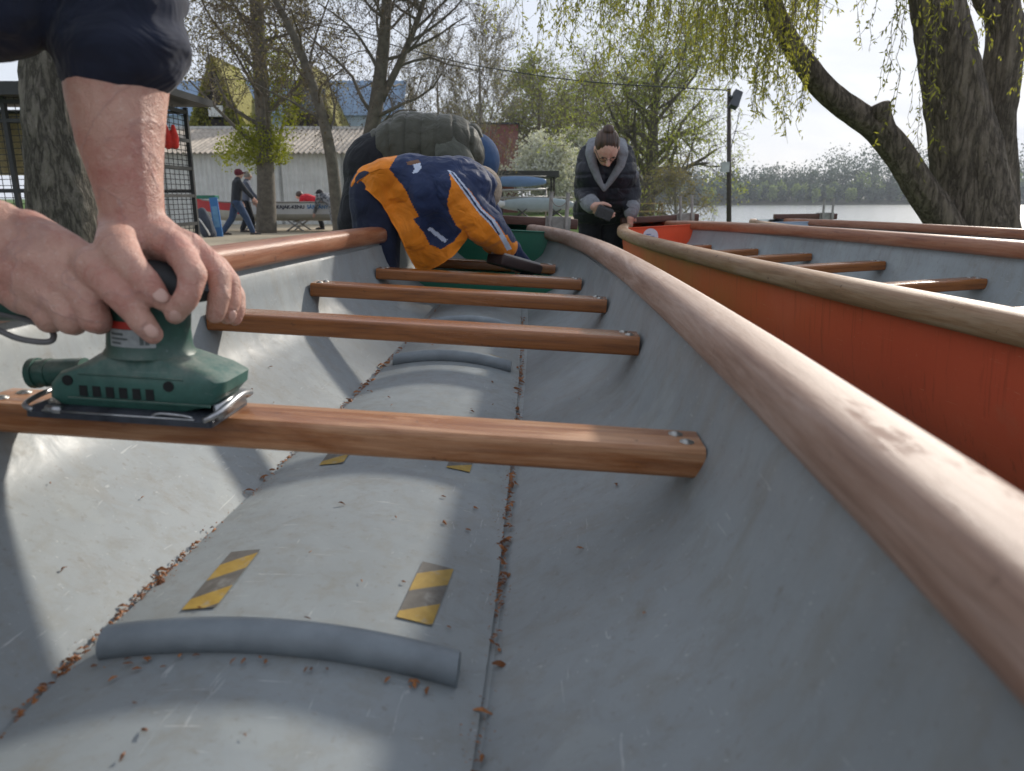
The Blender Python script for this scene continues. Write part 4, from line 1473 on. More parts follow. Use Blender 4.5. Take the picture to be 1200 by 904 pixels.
# ---- woman between the sterns of the canoes
D2 = 4.95
bd = MB(); jk = MB(); trs = MB(); fz = MB()
px_ = .00569
hcw = at(711, 174, D2 - .32)
fw, sw_, uw = head(bd, hcw, Vector((.05, -.56, -.80)), Vector((0, -.5, .8)), .090, 20)
chw = at(710, 205, D2 - .12); pew = at(706, 258, D2)
for k in (-1, 1):
    bd.chain([(pew + Vector((.065 * k, 0, .05)), .08), (pew.lerp(chw, .5) + Vector((.05 * k, 0, 0)), .08), (chw + Vector((.06 * k, 0, .0)), .08)])
    jk.chain([(pew + Vector((.075 * k, 0, .05)), .118), (pew + Vector((.072 * k, -.01, .07)), .120), (pew.lerp(chw, .55) + Vector((.06 * k, -.02, 0)), .118), (chw + Vector((.075 * k, -.02, 0)), .118), (chw + Vector((.075 * k, 0, .10)), .085)], 16)
bd.chain([(chw + Vector((0, -.02, .12)), .065), (hcw - fw * .02, .06)])
jk.chain([(chw + Vector((-.11, .02, .12)), .065), (chw + Vector((0, .06, .17)), .07), (chw + Vector((.11, .02, .12)), .065)], 14)
# left of picture arm, holding a black sanding pad
shA, elA, wrA = at(689, 190, D2 - .1), at(683, 226, D2 - .08), at(695, 242, D2 - .33)
bd.chain([(shA, .055), (elA, .042), (wrA, .028)])
hand(bd, wrA, Vector((.75, -.25, -.6)), Vector((.5, .5, .1)), .92, .75, 1)
jk.chain([(shA, .072), (elA, .062), (at(690, 237, D2 - .25), .052)], 16)
fz.chain([(at(690, 237, D2 - .245), .057), (at(694, 240.5, D2 - .30), .054)], 14)
shB, elB, wrB = at(732, 190, D2 - .1), at(740, 226, D2 - .12), at(739, 254, D2 - .2)
bd.chain([(shB, .055), (elB, .042), (wrB, .028)])
hand(bd, wrB, at(738, 275, D2 - .15) - wrB, Vector((.5, 0, -.5)), .95, .35, -1)
jk.chain([(shB, .072), (elB, .062), (at(740.5, 244, D2 - .18), .052)], 16)
fz.chain([(at(740.5, 243, D2 - .18), .052), (at(739.5, 249.5, D2 - .19), .046)], 14)
for k, hx in ((-1, 692), (1, 720)):
    hp_ = at(hx, 258, D2); kn = Vector((hp_.x + .01 * k, D2 - .03, .45)); an_ = Vector((hp_.x, D2 + .05, .09))
    bd.chain([(hp_, .065), (kn, .05), (an_, .04), (an_ + Vector((0, -.05, -.045)), .035), (an_ + Vector((0, -.16, -.055)), .03)])
    trs.chain([(hp_ + Vector((0, 0, .03)), .098), (hp_ + Vector((0, 0, -.06)), .078), (kn, .062), (an_, .056)], 16)
p4 = flesh(bd, 'person', M_SKIN2, .005)
tag(p4, 'standing person in dark puffer jacket with grey hood lining, hand on the orange canoe', 'person')
jw = flesh(jk, 'puffer_jacket', M_BLK, .008, p4, 4)
ripple(jw, lambda q: -.005 * max(0, 1 - abs((q.z / .075 + .25 * noise.noise(q * 4)) % 1 - .5) / .16) + noise.noise(q * 22) * .005 + noise.noise(q * 8) * .01)
# hood lining: two lapels from behind the neck down to the fastening
for k in (-1, 1):
    fz.chain([(chw + Vector((0, .03, .20)), .040), (chw + Vector((.085 * k, -.0, .18)), .042), (at(711 + k * 19, 180, D2 - .24), .034), (at(711 + k * 16, 194, D2 - .25), .028), (at(709 + k * 8, 210, D2 - .25), .022), (at(708, 223, D2 - .24), .012)], 14)
flesh(fz, 'fleece_lining', M_FLEECE, .007, p4, 3)
flesh(trs, 'trousers', M_BLACKT, .009, p4)
Mh = Matrix((fw, sw_, uw)).transposed()
hr = MB()
hr.sphere(hcw + uw * .031 - fw * .0185, (.0845, .0745, .083), 20, 14, 0, Mh)
hr.sphere(hcw + uw * .108 - fw * .045, (.034, .036, .026), 14, 10, 0, Mh)
ho = flesh(hr, 'hair', M_HAIRB, .004, p4, 3)
ripple(ho, lambda q: noise.noise(Vector((q.x * 110, q.y * 14, q.z * 14))) * .003)
b = MB()
for k in (-1, 1):
    c = hcw + fw * .086 + sw_ * .031 * k + uw * .008
    ring = [c + (sw_ * math.cos(t) * .021 + uw * math.sin(t) * .017) for t in [i * 2 * math.pi / 20 for i in range(21)]]
    b.tube(ring, .0018, 6, 0, False)
    b.tube([c + sw_ * .021 * k, hcw + sw_ * .073 * k + uw * .010], .0018, 6)
b.tube([hcw + fw * .091 + sw_ * .010 + uw * .010, hcw + fw * .091 - sw_ * .010 + uw * .010], .0018, 6)
b.build('spectacles', M_GLASS, p4)
for k in (-1, 1):
    b = MB(); b.sphere(hcw + fw * .072 + sw_ * .031 * k + uw * .008, .0085, 12, 8); b.build('eye', simple('eye_dark', (.06, .045, .04), .3), p4)
b = MB(); b.sphere(hcw + fw * .078 - uw * .051, (.008, .022, .006), 12, 8, 0, Mh); b.build('mouth', simple('lips', (.40, .16, .13), .5), p4)
b = MB(); b.tube([at(743.5, 205, D2 - .185), at(743.6, 205, D2 - .192)], .030, 20); b.build('sleeve_badge', M_FLEECE, p4)
M_SHOE2 = simple('black_shoe', (.03, .028, .027), .6)
for pers, feet_, fd in ((p2, [Vector((at(428, 292, D0 + q).x - .06, D0 + q, .09)) for q in (-.12, .14)], Vector((1, 0, 0))),
                        (p3, [Vector((at(444, 330, q).x - .08, q, .08)) for q in (D1 - .06, D1 + .10)], Vector((1, 0, 0))),
                        (p4, [Vector((at(hx, 258, D2).x, D2 + .05, .09)) for hx in (692, 720)], Vector((0, -1, 0)))):
    for q in feet_:
        b = MB(); b.chain([(q + Vector((0, 0, -.035)) - fd * .02, .052), (q + fd * .09 + Vector((0, 0, -.045)), .048), (q + fd * .17 + Vector((0, 0, -.052)), .040)], 12)
        flesh(b, 'shoe', M_SHOE2, .009, pers, 3)
b = MB(); b.box((0, 0, 0), (.10, .045, .075)); o = b.build('sanding_pad', simple('black_pad', (.02, .021, .024), .5, .2, 30), None, True, .010); sharp(o, 50)
o.location = at(708, 250, D2 - .37); o.rotation_euler = (R(15), R(20), R(10))
tag(o, 'small black pad held in the standing person\'s hand', 'sanding pad')
b = MB(); b.box((0, -.024, 0), (.085, .006, .06)); b.build('pad_sheet', simple('grey_abrasive', (.06, .06, .065), .9, .3, 80), o, False, .001)

# ------------------------------------------------------------------ trees
M_BARKD = bark('dark_furrowed_bark', (.11, .098, .08), (.21, .185, .155), 15, .18, 1.0, .04)
M_BARKW = bark('willow_bark', (.145, .115, .088), (.25, .205, .16), 13, .13, 1.0, .05)
M_BARKG = simple('grey_bark', (.115, .100, .078), .9, .35, 9, bump=.5, bdist=.01)
M_TWIG = simple('twig_bark', (.125, .10, .075), .9, .3, 9)
M_TWIGP = simple('pale_twig_bark', (.19, .17, .14), .9, .3, 9)
M_LGREEN = leafmat('young_leaf', (.14, .17, .035), (.26, .27, .07), .4)
M_LBROWN = leafmat('bud_and_catkin', (.13, .11, .05), (.28, .24, .11), .35)
M_LIVY = leafmat('yellow_green_leaf', (.15, .19, .012), (.33, .33, .04), .4)
M_LWILLOW = leafmat('willow_leaf', (.19, .20, .028), (.38, .35, .085), .5)
M_LFRESH = leafmat('fresh_willow_leaf', (.17, .21, .045), (.36, .38, .11), .5)
M_BLOSSOM = leafmat('white_blossom', (.50, .50, .46), (.72, .72, .68), .3)
M_DARKCAT = leafmat('dark_seed', (.05, .036, .025), (.13, .095, .055), .15)


def rtube(mb, pts, rad, n, amp, fs, seed=0, mi=0):
    """gnarled tube: ring radius varies with noise along furrows"""
    N0 = len(mb.v)
    mb.tube(pts, rad, n, mi)
    i = 0
    m = len(pts)
    for a in range(m):
        c = Vector(pts[a])
        for k in range(n):
            q = Vector(mb.v[N0 + a * n + k]); d = q - c
            an = 2 * math.pi * k / n
            f = noise.noise(Vector((math.cos(an) * fs, math.sin(an) * fs, a * .09 + seed))) * amp + noise.noise(Vector((math.cos(an) * fs * 3.2, math.sin(an) * fs * 3.2, a * .33 + seed))) * amp * .55
            mb.v[N0 + a * n + k] = tuple(c + d * (1 + f))


def branch(T, C, p, d, L, r, lv, rng, P):
    """recursive limb; thick limbs go to T, twigs and leaves to C"""
    n = 5 if lv > 0 else 4
    pts, rad = [p.copy()], [r]
    q = p.copy(); dd = d.copy()
    for i in range(n):
        dd = (dd + Vector((rng.gauss(0, 1), rng.gauss(0, 1), rng.gauss(0, 1))) * P['wob'] + Vector((0, 0, P['up'] if lv > 0 else P['tipup']))).normalized()
        q = q + dd * L / n
        pts.append(q.copy()); rad.append(r * (1 - .68 * (i + 1) / n))
    sides = 8 if r > .08 else 5 if r > .025 else 3
    if r > P.get('split', .03): T.tube(pts, rad, sides, 0, False)
    else: C.tube(pts, rad, sides, 0, False)
    if lv == 0:
        for i in range(P['leaves']):
            t = rng.random() * n; k = min(int(t), n - 1)
            o = pts[k].lerp(pts[k + 1], t - k)
            leafquad(C, o + Vector((rng.gauss(0, 1), rng.gauss(0, 1), rng.gauss(0, 1))) * P['spread'], P['ll'] * rng.uniform(.6, 1.3), P['lw'] * rng.uniform(.6, 1.3), rng, P.get('droop', 0), 1)
        return
    for i in range(P['kids'][lv]):
        t = rng.uniform(P['first'], 1.0) * n; k = min(int(t), n - 1)
        o = pts[k].lerp(pts[k + 1], t - k)
        rr = (rad[k] + (rad[k + 1] - rad[k]) * (t - k))
        ax = (pts[k + 1] - pts[k]).normalized()
        sd_ = ax.orthogonal(); sd_.rotate(Matrix.Rotation(rng.uniform(0, 6.28), 3, ax))
        nd = (ax * math.cos(P['ang']) + sd_ * math.sin(P['ang']) * rng.uniform(.7, 1.2)).normalized()
        branch(T, C, o, nd, L * rng.uniform(.45, .75) * P['shrink'], max(P['rmin'], rr * rng.uniform(.38, .58)), lv - 1, rng, P)


def tree(name, label, pts, rad, P, seed, mats, group, lv=3, limbs=12, start=.35, cat='tree', L0=None, tm=None):
    """trunk through given points, limbs from it; > trunk, crown"""
    rng = random.Random(seed)
    root = empty(name, pts[0]); tag(root, label, cat, group)
    T, C = MB(), MB()
    sp = spline(pts, 26)
    rd = [lerp([(i / (len(rad) - 1), rr) for i, rr in enumerate(rad)], k / 25) for k in range(26)]
    rtube(T, sp, rd, 14, .10, 1.2, seed)
    H = (Vector(pts[-1]) - Vector(pts[0])).length
    L0 = L0 or H * .45
    for i in range(limbs):
        t = start + (1 - start) * (i + rng.random()) / limbs
        k = min(24, int(t * 25)); o = sp[k]
        ax = (sp[k + 1] - sp[k]).normalized()
        sd_ = ax.orthogonal(); sd_.rotate(Matrix.Rotation(i * 2.4 + rng.uniform(-.4, .4), 3, ax))
        nd = (ax * math.cos(P['ang']) + sd_ * math.sin(P['ang'])).normalized()
        branch(T, C, o, nd, L0 * (1.15 - .6 * t) * rng.uniform(.75, 1.2), max(P['rmin'], rd[k] * P.get('thin', .42)), lv, rng, P)
    if P.get('extra'): P['extra'](T, C, sp, rng)
    off = Vector(pts[0])
    for m_ in (T, C): m_.v = [(a - off.x, b_ - off.y, c - off.z) for a, b_, c in m_.v]
    T.build('trunk', [tm or mats[0]], root)
    C.build('crown', [mats[0], mats[1]] + list(mats[2:]), root, False)
    return root


def gz(x, y, D, z=0.0):
    p = at(x, y, D); return Vector((p.x, D, z))


BASE = dict(wob=.16, up=.06, tipup=.0, kids=[0, 4, 4, 4], first=.25, ang=R(42), shrink=1.0, rmin=.006, leaves=7, spread=.05, ll=.10, lw=.028)
# furrowed trunk on the left behind the arm
root = empty('tree', gz(76, 250, 6.0)); tag(root, 'thick furrowed dark trunk close behind the arm on the left', 'tree', 'bare trees of the yard')
off = Vector(root.location)
pts = [gz(90, 250, 6.0), at(86, 300, 6.0), at(80, 255, 6.0), at(69, 190, 6.02), at(60, 120, 6.05), at(56, 60, 6.1), at(52, 0, 6.12), at(48, -80, 6.15), at(40, -220, 6.2)]
T, C = MB(), MB()
rtube(T, spline(pts, 90), [lerp([(0, .42), (.14, .33), (.25, .275), (.4, .225), (.55, .19), (.8, .18), (1, .15)], i / 89) for i in range(90)], 64, .10, 2.2, 3)
rng = random.Random(3)
P = dict(BASE, leaves=3, ll=.06, lw=.015, kids=[0, 3, 3, 3])
for i in range(7):
    branch(T, C, Vector(pts[-1]) + Vector((0, 0, -.1 * i)), Vector((rng.gauss(0, .8), rng.gauss(0, .8), .7)).normalized(), 1.9, .07, 3, rng, P)
for m_ in (T, C): m_.v = [(a - off.x, b_ - off.y, c - off.z) for a, b_, c in m_.v]
T.build('trunk', M_BARKD, root); C.build('crown', [M_TWIG, M_LBROWN], root, False)

# tall poplar with a leafy skirt before the shed wall
def skirt(cx, cy, D, rx_, rz_, cnt, mi=2):
    def f(T, C, sp, rng):
        for i in range(cnt):
            c = at(cx, cy, D)
            u = Vector((rng.gauss(0, 1), rng.gauss(0, 1), rng.gauss(0, 1))).normalized() * rng.random() ** .45
            lump = 1 + .45 * noise.noise(u * 2.3 + c)
            leafquad(C, c + Vector((u.x * rx_, u.y * rx_ * .8, u.z * rz_)) * lump, rng.uniform(.04, .085), rng.uniform(.016, .034), rng, 0, mi)
    return f


def skirts(*a):
    fs = [skirt(*q) for q in a]
    def f(T, C, sp, rng):
        for g in fs: g(T, C, sp, rng)
    return f


P = dict(BASE, kids=[0, 4, 4, 4], leaves=9, ll=.13, lw=.034, spread=.10, up=.10, ang=R(46), rmin=.008)
P['extra'] = skirts((306, 170, 20.6, .84, .66, 5200), (330, 118, 20.8, .62, .85, 1500), (330, 82, 20.9, .6, .8, 1200), (266, 178, 20.8, .4, .5, 500), (300, 60, 20.7, .9, 1.2, 900))
P.update(kids=[0, 5, 5, 4], leaves=5, thin=.3, ll=.085, lw=.022, spread=.07)
tree('tree', 'tall poplar with a yellow-green leafy skirt round its trunk before the shed wall', [gz(312, 270, 20.5), at(312, 225, 20.5), at(309, 150, 20.5), at(304, 70, 20.5), at(300, -20, 20.5), at(300, -160, 20.5)], [.27, .24, .21, .19, .16, .06], P, 21, [M_TWIG, M_LBROWN, M_LIVY], 'bare trees of the yard', 3, 24, .3, 'tree', 2.6, M_BARKG)
# slender leaning tree
P = dict(BASE, kids=[0, 5, 5, 4], leaves=3, ll=.055, lw=.012, up=-.04, tipup=-.35, spread=.02, rmin=.0035, wob=.22, thin=.30)
tree('tree', 'slender leaning bare tree with dark catkins, left of the bent people', [gz(402, 275, 15.5), at(397, 262, 15.5), at(389, 190, 15.5), at(376, 130, 15.5), at(352, 60, 15.5), at(325, 5, 15.5), at(290, -60, 15.4), at(250, -160, 15.3)], [.17, .13, .115, .10, .08, .065, .045, .025], P, 33, [M_TWIG, M_DARKCAT], 'bare trees of the yard', 3, 22, .38, 'tree', 2.0, M_BARKG)
# forked tree above the bent man
P = dict(BASE, kids=[0, 5, 5, 5], leaves=2, ll=.06, lw=.013, up=-.03, tipup=-.35, spread=.02, rmin=.004, wob=.22, thin=.30)


def fork(T, C, sp, rng):
    q = [at(446, 118, 16.5), at(468, 75, 16.5), at(487, 30, 16.4), at(500, -10, 16.4), at(520, -80, 16.3)]
    T.tube(spline(q, 14), [.085 - .004 * i for i in range(14)], 8)
    ss = spline(q, 14)
    for i in range(12):
        o = ss[3 + int(i * .85)]
        branch(T, C, o, Vector((rng.gauss(0, .7), rng.gauss(0, .6), .5)).normalized(), 2.1 * rng.uniform(.6, 1.2), .035, 3, rng, P)


P['extra'] = fork
tree('tree', 'forked bare tree with drooping twigs rising above the bent backs', [gz(410, 275, 16.5), at(412, 262, 16.5), at(424, 200, 16.5), at(440, 130, 16.5), at(449, 60, 16.5), at(454, -10, 16.4), at(460, -120, 16.4)], [.28, .22, .165, .15, .13, .10, .05], P, 45, [M_TWIG, M_DARKCAT], 'bare trees of the yard', 3, 16, .45, 'tree', 2.2, M_BARKG)
# bare trees farther back
P = dict(BASE, kids=[0, 5, 5, 5], leaves=3, ll=.10, lw=.022, up=.12, spread=.06, rmin=.010, wob=.15, ang=R(30))
for k, (x, y0, D, r, sd_, lab) in enumerate(((562, 62, 34, .16, 51, 'bare many-twigged tree right of the bent man, before the brick building'), (512, 78, 38, .14, 52, 'thin bare tree directly behind the quilted vest'), (480, 92, 42, .14, 55, 'faint bare tree farthest left behind the quilted vest'))):
    t_ = at(x, y0, D)
    tree('tree', lab, [gz(x + 3, 250, D), gz(x + 2, 250, D, 1.5), Vector((t_.x, D, t_.z * .6)), t_], [r, r * .8, r * .5, r * .15], P, sd_, [M_TWIGP, M_LBROWN], 'bare trees farther back', 3, 11, .12, 'tree', 3.0)
P = dict(BASE, kids=[0, 5, 5, 4], leaves=3, ll=.20, lw=.055, up=.07, spread=.22, rmin=.016, wob=.2)
for k, (x, y0, D, r, sd_, lab) in enumerate(((632, 108, 52, .26, 61, 'dark-stemmed budding tree right of the brick building'), (676, 112, 62, .28, 62, 'round budding tree behind the white blossom'), (655, 128, 70, .28, 63, 'grey-green budding tree farthest back behind the blossom'), (735, 118, 66, .28, 64, 'budding tree behind the green willow'), (600, 118, 60, .24, 65, 'budding tree rising behind the brick building'))):
    t_ = at(x, y0, D)
    tree('tree', lab, [gz(x - 2, 250, D), gz(x, 250, D, 2.5), Vector((t_.x, D, t_.z * .6)), t_], [r, r * .8, r * .5, r * .15], P, sd_, [M_TWIG, M_LBROWN if k % 2 else M_LGREEN], 'budding trees farther back', 3, 16, .2, 'tree', 4.4)
# white blossom bushes
P = dict(BASE, kids=[0, 5, 5, 4], leaves=14, ll=.16, lw=.07, up=.05, spread=.15, rmin=.010, ang=R(40))
for x, y0, D, sd_, lab in ((640, 190, 47, 71, 'white blossoming bush left of the standing person'), (682, 180, 50, 72, 'taller white blossoming bush behind the standing person')):
    t_ = at(x, y0, D)
    tree('bush', lab, [gz(x, 250, D), gz(x + 1, 250, D, .6), Vector((t_.x, D, t_.z * .6)), t_], [.09, .07, .05, .02], P, sd_, [M_TWIG, M_BLOSSOM], 'blossoming bushes', 2, 44, .12, 'bush', 2.2)
# green willow by the water
P = dict(BASE, kids=[0, 5, 5, 4], leaves=5, ll=.17, lw=.022, up=.05, tipup=-.10, spread=.11, rmin=.010, wob=.2, ang=R(48), droop=.8)
tree('willow_tree', 'fresh green willow standing at the water behind the dark-jacketed person', [gz(758, 250, 30), at(760, 225, 30), at(764, 190, 30), at(766, 140, 30), at(770, 92, 30), at(772, 66, 30)], [.34, .30, .25, .18, .10, .04], P, 81, [M_TWIG, M_LFRESH], None, 3, 30, .12, 'tree', 3.2, M_BARKG)
P = dict(BASE, kids=[0, 5, 4, 4], leaves=4, ll=.09, lw=.02, up=.02, spread=.05, rmin=.007, wob=.25, ang=R(50))
t_ = at(792, 212, 24)
tree('bush', 'grey leafless bush with pale tangled twigs beside the orange stern', [gz(792, 250, 24), gz(792, 250, 24, .4), Vector((t_.x, 24, 1.1)), t_], [.06, .05, .04, .015], P, 91, [M_TWIGP, M_LBROWN], None, 2, 26, .05, 'bush', 1.1)

# ---- big willow on the right bank
DW = 7.6
root = empty('willow_tree', gz(1128, 250, DW)); tag(root, 'big old willow on the right bank, low limb leaning left and hanging fresh strands', 'tree')
off = Vector(root.location)
T, C = MB(), MB()
TR = [(1134, 470), (1138, 330), (1140, 270), (1137, 215), (1128, 160), (1117, 100), (1107, 50), (1098, 0), (1088, -70), (1075, -180)]
TRr = [.54, .48, .40, .335, .295, .262, .24, .23, .22, .2]
sp = spline([at(x, y, DW) for x, y in TR], 110)
rtube(T, sp, [lerp([(i / 9, r) for i, r in enumerate(TRr)], k / 109) for k in range(110)], 72, .085, 2.4, 1)
LB = [(1128, 300), (1104, 258), (1080, 222), (1056, 184), (1030, 153), (1001, 132), (972, 110), (948, 82), (924, 46), (906, 5), (896, -50), (905, -140)]
LBr = [.17, .155, .140, .130, .126, .114, .105, .100, .088, .080, .075, .06]
rtube(T, spline([at(x, y, DW - .25 - .03 * i) for i, (x, y) in enumerate(LB)], 90), [lerp([(i / 11, r) for i, r in enumerate(LBr)], k / 89) for k in range(90)], 48, .09, 2.0, 5)
RS = [(1162, 330), (1168, 270), (1172, 210), (1167, 150), (1172, 95), (1178, 40), (1172, 0), (1165, -70)]
RSr = [.23, .20, .175, .17, .18, .17, .16, .12]
rtube(T, spline([at(x, y, DW + .45) for x, y in RS], 70), [lerp([(i / 7, r) for i, r in enumerate(RSr)], k / 69) for k in range(70)], 48, .10, 2.0, 9)
rtube(T, spline([at(1176, 52, DW + .45), at(1164, 20, DW + .4), at(1150, 2, DW + .35), at(1130, -60, DW + .3)], 20), [.085 - .001 * i for i in range(20)], 24, .08, 2, 13)
rtube(T, spline([at(1042, 160, DW - .42), at(1036, 142, DW - .45), at(1031, 130, DW - .46), at(1028, 122, DW - .46)], 16), [.075, .075, .072, .07, .07, .072, .075, .08, .085, .09, .095, .097, .096, .09, .075, .05], 24, .16, 2, 17)
rng = random.Random(77)
# crown limbs above the picture that the strands hang from
limb_pts = []
for q in ([at(906, 5, 7.1), at(880, -50, 6.8), at(800, -105, 6.9), at(700, -130, 7.2), at(600, -120, 7.6)],
          [at(896, -50, 7.0), at(850, -110, 7.6), at(760, -140, 8.4), at(660, -150, 9.0)],
          [at(905, -140, 6.9), at(960, -110, 6.6), at(1030, -95, 6.4), at(1100, -90, 6.4)],
          [at(1098, -20, DW), at(1060, -90, 8.0), at(1010, -140, 8.4), at(940, -150, 8.8)],
          [at(1165, -70, DW + .45), at(1190, -140, 7.9), at(1230, -180, 7.6)]):
    ss = spline(q, 20); limb_pts.append(ss)
    T.tube(ss, [.075 - .0025 * i for i in range(20)], 8)


def strand(x, y1, D, dens=1.0):
    if 840 < x < 880: y1 = min(y1, 90)
    p1 = at(x, y1, D)
    top = p1.z + 1.0 + max(0, (at(x, -40, D).z - p1.z))
    Lh = top - p1.z
    n = max(8, int(Lh / .09))
    ph, am = rng.uniform(0, 6.28), rng.uniform(.03, .10)
    dx, dy = rng.uniform(-.12, .22), rng.uniform(-.15, .15)
    pts = []
    for i in range(n + 1):
        t = i / n
        pts.append(Vector((p1.x + dx * (1 - t) ** 2 * Lh * .35 + am * math.sin(ph + t * 4) * (1 - t * .5) + .012 * rng.gauss(0, 1), D + dy * (1 - t) * Lh * .3 + .012 * rng.gauss(0, 1), top - Lh * t)))
    C.tube(pts, [.006 - .0045 * i / n for i in range(n + 1)], 3, 0, False)
    for i in range(n):
        m_ = int(2 + dens * rng.uniform(1.2, 3.6))
        for k in range(m_):
            o = pts[i].lerp(pts[i + 1], rng.random())
            leafquad(C, o + Vector((rng.gauss(0, .012), rng.gauss(0, .012), 0)), rng.uniform(.03, .058), rng.uniform(.0045, .0085), rng, 1.5, 1)
    # side twigs
    for k in range(int(n * .22)):
        i = rng.randrange(n); o = pts[i]
        d = Vector((rng.gauss(0, .5), rng.gauss(0, .5), -.8)).normalized(); L = rng.uniform(.12, .4)
        q = o + d * L
        C.tube([o, o.lerp(q, .5) + Vector((0, 0, -.02)), q], [.003, .002, .001], 3, 0, False)
        for j in range(int(L * 34)):
            leafquad(C, o.lerp(q, rng.random()), rng.uniform(.03, .065), rng.uniform(.005, .0095), rng, 1.5, 1)


ENV = [(540, 35), (600, 60), (620, 115), (650, 85), (680, 60), (700, 95), (740, 105), (790, 100), (830, 120), (850, 165), (880, 150), (905, 160), (925, 165), (940, 110)]
for i in range(120):
    x = rng.choice((rng.uniform(565, 960), rng.uniform(690, 950)))
    y1 = lerp(ENV, x) * rng.uniform(.15, 1.02) - 6
    strand(x, y1, rng.uniform(5.6, 9.0), .75 if x < 700 else 1.0)
for i in range(46):
    x = rng.gauss(790, 60); strand(x, lerp(ENV, x) * rng.uniform(.3, .85), rng.uniform(6.0, 8.5), 1.3)
for i in range(56):
    x = rng.gauss(892, 30); strand(x, rng.uniform(60, 150), rng.uniform(6.3, 7.6), 1.4)
for x, y1 in ((930, 160), (936, 130), (921, 140), (952, 70), (962, 40), (1002, 28), (1012, 20), (1022, 60), (1030, 105), (1036, 118), (1041, 140), (1047, 85), (1055, 60), (1064, 172), (1070, 150), (1076, 168), (1082, 130), (1086, 172), (1130, 45), (1140, 75), (1150, 60), (1148, 30), (1190, 105), (1196, 115), (1200, 70), (1194, 60), (1010, 10), (1060, 30)):
    strand(x, y1, rng.uniform(6.0, 7.2), .6)
for m_ in (T, C): m_.v = [(a - off.x, b_ - off.y, c - off.z) for a, b_, c in m_.v]
T.build('trunk', M_BARKW, root); C.build('crown', [M_TWIG, M_LWILLOW], root, False)

# ------------------------------------------------------------------ yard: shed, houses, cage
M_SHEDW = simple('grey_corrugated_sheet', (.56, .57, .55), .6, .12, 3)
M_TILE = simple('weathered_fibre_cement', (.40, .35, .29), .9, .3, 4, bump=.3)
M_BLUEM = simple('pale_blue_metal_cladding', (.40, .50, .62), .45, .08, 2)
M_BLUED = simple('blue_roof_metal', (.22, .32, .46), .45, .1, 2)
M_TIMB = simple('dark_timber', (.045, .035, .028), .8, .3, 10)
M_BRICK = N('red_brick')
_b = M_BRICK.n('ShaderNodeTexBrick'); _b.inputs['Scale'].default_value = 4.5
_b.inputs['Color1'].default_value = (.26, .075, .055, 1); _b.inputs['Color2'].default_value = (.19, .055, .045, 1); _b.inputs['Mortar'].default_value = (.24, .17, .15, 1)
_m = M_BRICK.n('ShaderNodeMapping'); _t = M_BRICK.n('ShaderNodeTexCoord'); _m.inputs['Rotation'].default_value = (R(90), 0, 0)
M_BRICK.l(_t.outputs['Object'], _m.inputs[0]); M_BRICK.l(_m.outputs[0], _b.inputs['Vector']); M_BRICK.base(_b.outputs['Color']); M_BRICK.set(Roughness=.9)
M_BRICK = M_BRICK.mat
M_PANE = simple('window_glass', (.16, .20, .25), .12, .2, 1)
M_BLKM = simple('black_steel', (.022, .022, .023), .55, .25, 20)
M_WHITEM = simple('white_plastic', (.62, .62, .60), .5, .1, 10)
M_IVY = leafmat('moss_green_ivy', (.14, .15, .018), (.30, .28, .045), .3)
M_MOSS = simple('mossy_roof', (.22, .20, .05), .95, .4, 6)


def corr(b, x0, x1, f, per, amp, n_per=6, mi=0, axis='z'):
    """corrugated sheet between two edge curves f(x, 0) and f(x, 1)"""
    n = int((x1 - x0) / per * n_per)
    o = len(b.v)
    for i in range(n + 1):
        x = x0 + (x1 - x0) * i / n
        a = amp * math.sin(2 * math.pi * i / n_per)
        for t in (0, 1):
            p = f(x, t); b.v.append((p[0], p[1] - (a if axis == 'y' else 0), p[2] + (a if axis == 'z' else 0)))
    for i in range(n):
        b.f.append((o + 2 * i, o + 2 * i + 2, o + 2 * i + 3, o + 2 * i + 1)); b.m.append(mi)


root = empty('shed', (-9.5, 27.3, 0)); tag(root, 'long low grey corrugated shed with a wavy brown roof', 'shed')
def part(mb, name, mat, root, **kw):
    off = root.location
    mb.v = [(a - off.x, b_ - off.y, c - off.z) for a, b_, c in mb.v]
    return mb.build(name, mat, root, **kw)


XL, XR = -16.5, -4.9
b = MB(); corr(b, XL, XR, lambda x, t: (x, 27.3, 0 if t == 0 else 2.52), .17, .02, 8, 0, 'y')
corr(b, 0, 4, lambda x, t: (XR, 27.3 + x, 0 if t == 0 else 2.55 + x * .28), .17, .0, 8)
part(b, 'wall', M_SHEDW, root)
b = MB(); corr(b, XL - .1, XR + .15, lambda x, t: (x, 27.0 + t * 4.2, 2.46 + t * 1.16), .19, .035, 8); part(b, 'roof', M_TILE, root)
b = MB(); b.box(((XL + XR) / 2, 31.25, 3.66), (XR - XL + .3, .25, .10)); part(b, 'ridge_cap', simple('pale_ridge', (.5, .49, .46), .8), root, smooth=False)
for x in (-12.3, -8.2, -6.0):
    b = MB(); b.box((x, 27.26, 1.25), (.05, .04, 2.5)); part(b, 'wall_seam', simple('seam_metal', (.30, .31, .30), .6), root, smooth=False)

root = empty('house', (-10, 37, 0)); tag(root, 'pale blue clad house with two steep gables behind the long shed', 'house')
b = MB(); b.box((-11.5, 40, 2.4), (12.4, 6, 4.8)); part(b, 'wall', M_BLUEM, root, smooth=False)
b = MB(); corr(b, -17.9, -5.1, lambda x, t: (x, 36.85 + t * 1.6, 4.7 + t * 1.75), .32, .018, 6); part(b, 'roof', M_BLUED, root)
b = MB()
for x in (-17.4, -15.2, -12.9, -10.6, -8.3, -6.2): b.box((x, 36.97, 3.7), (.06, .06, 2.2))
part(b, 'cladding_rail', M_BLUED, root, smooth=False)


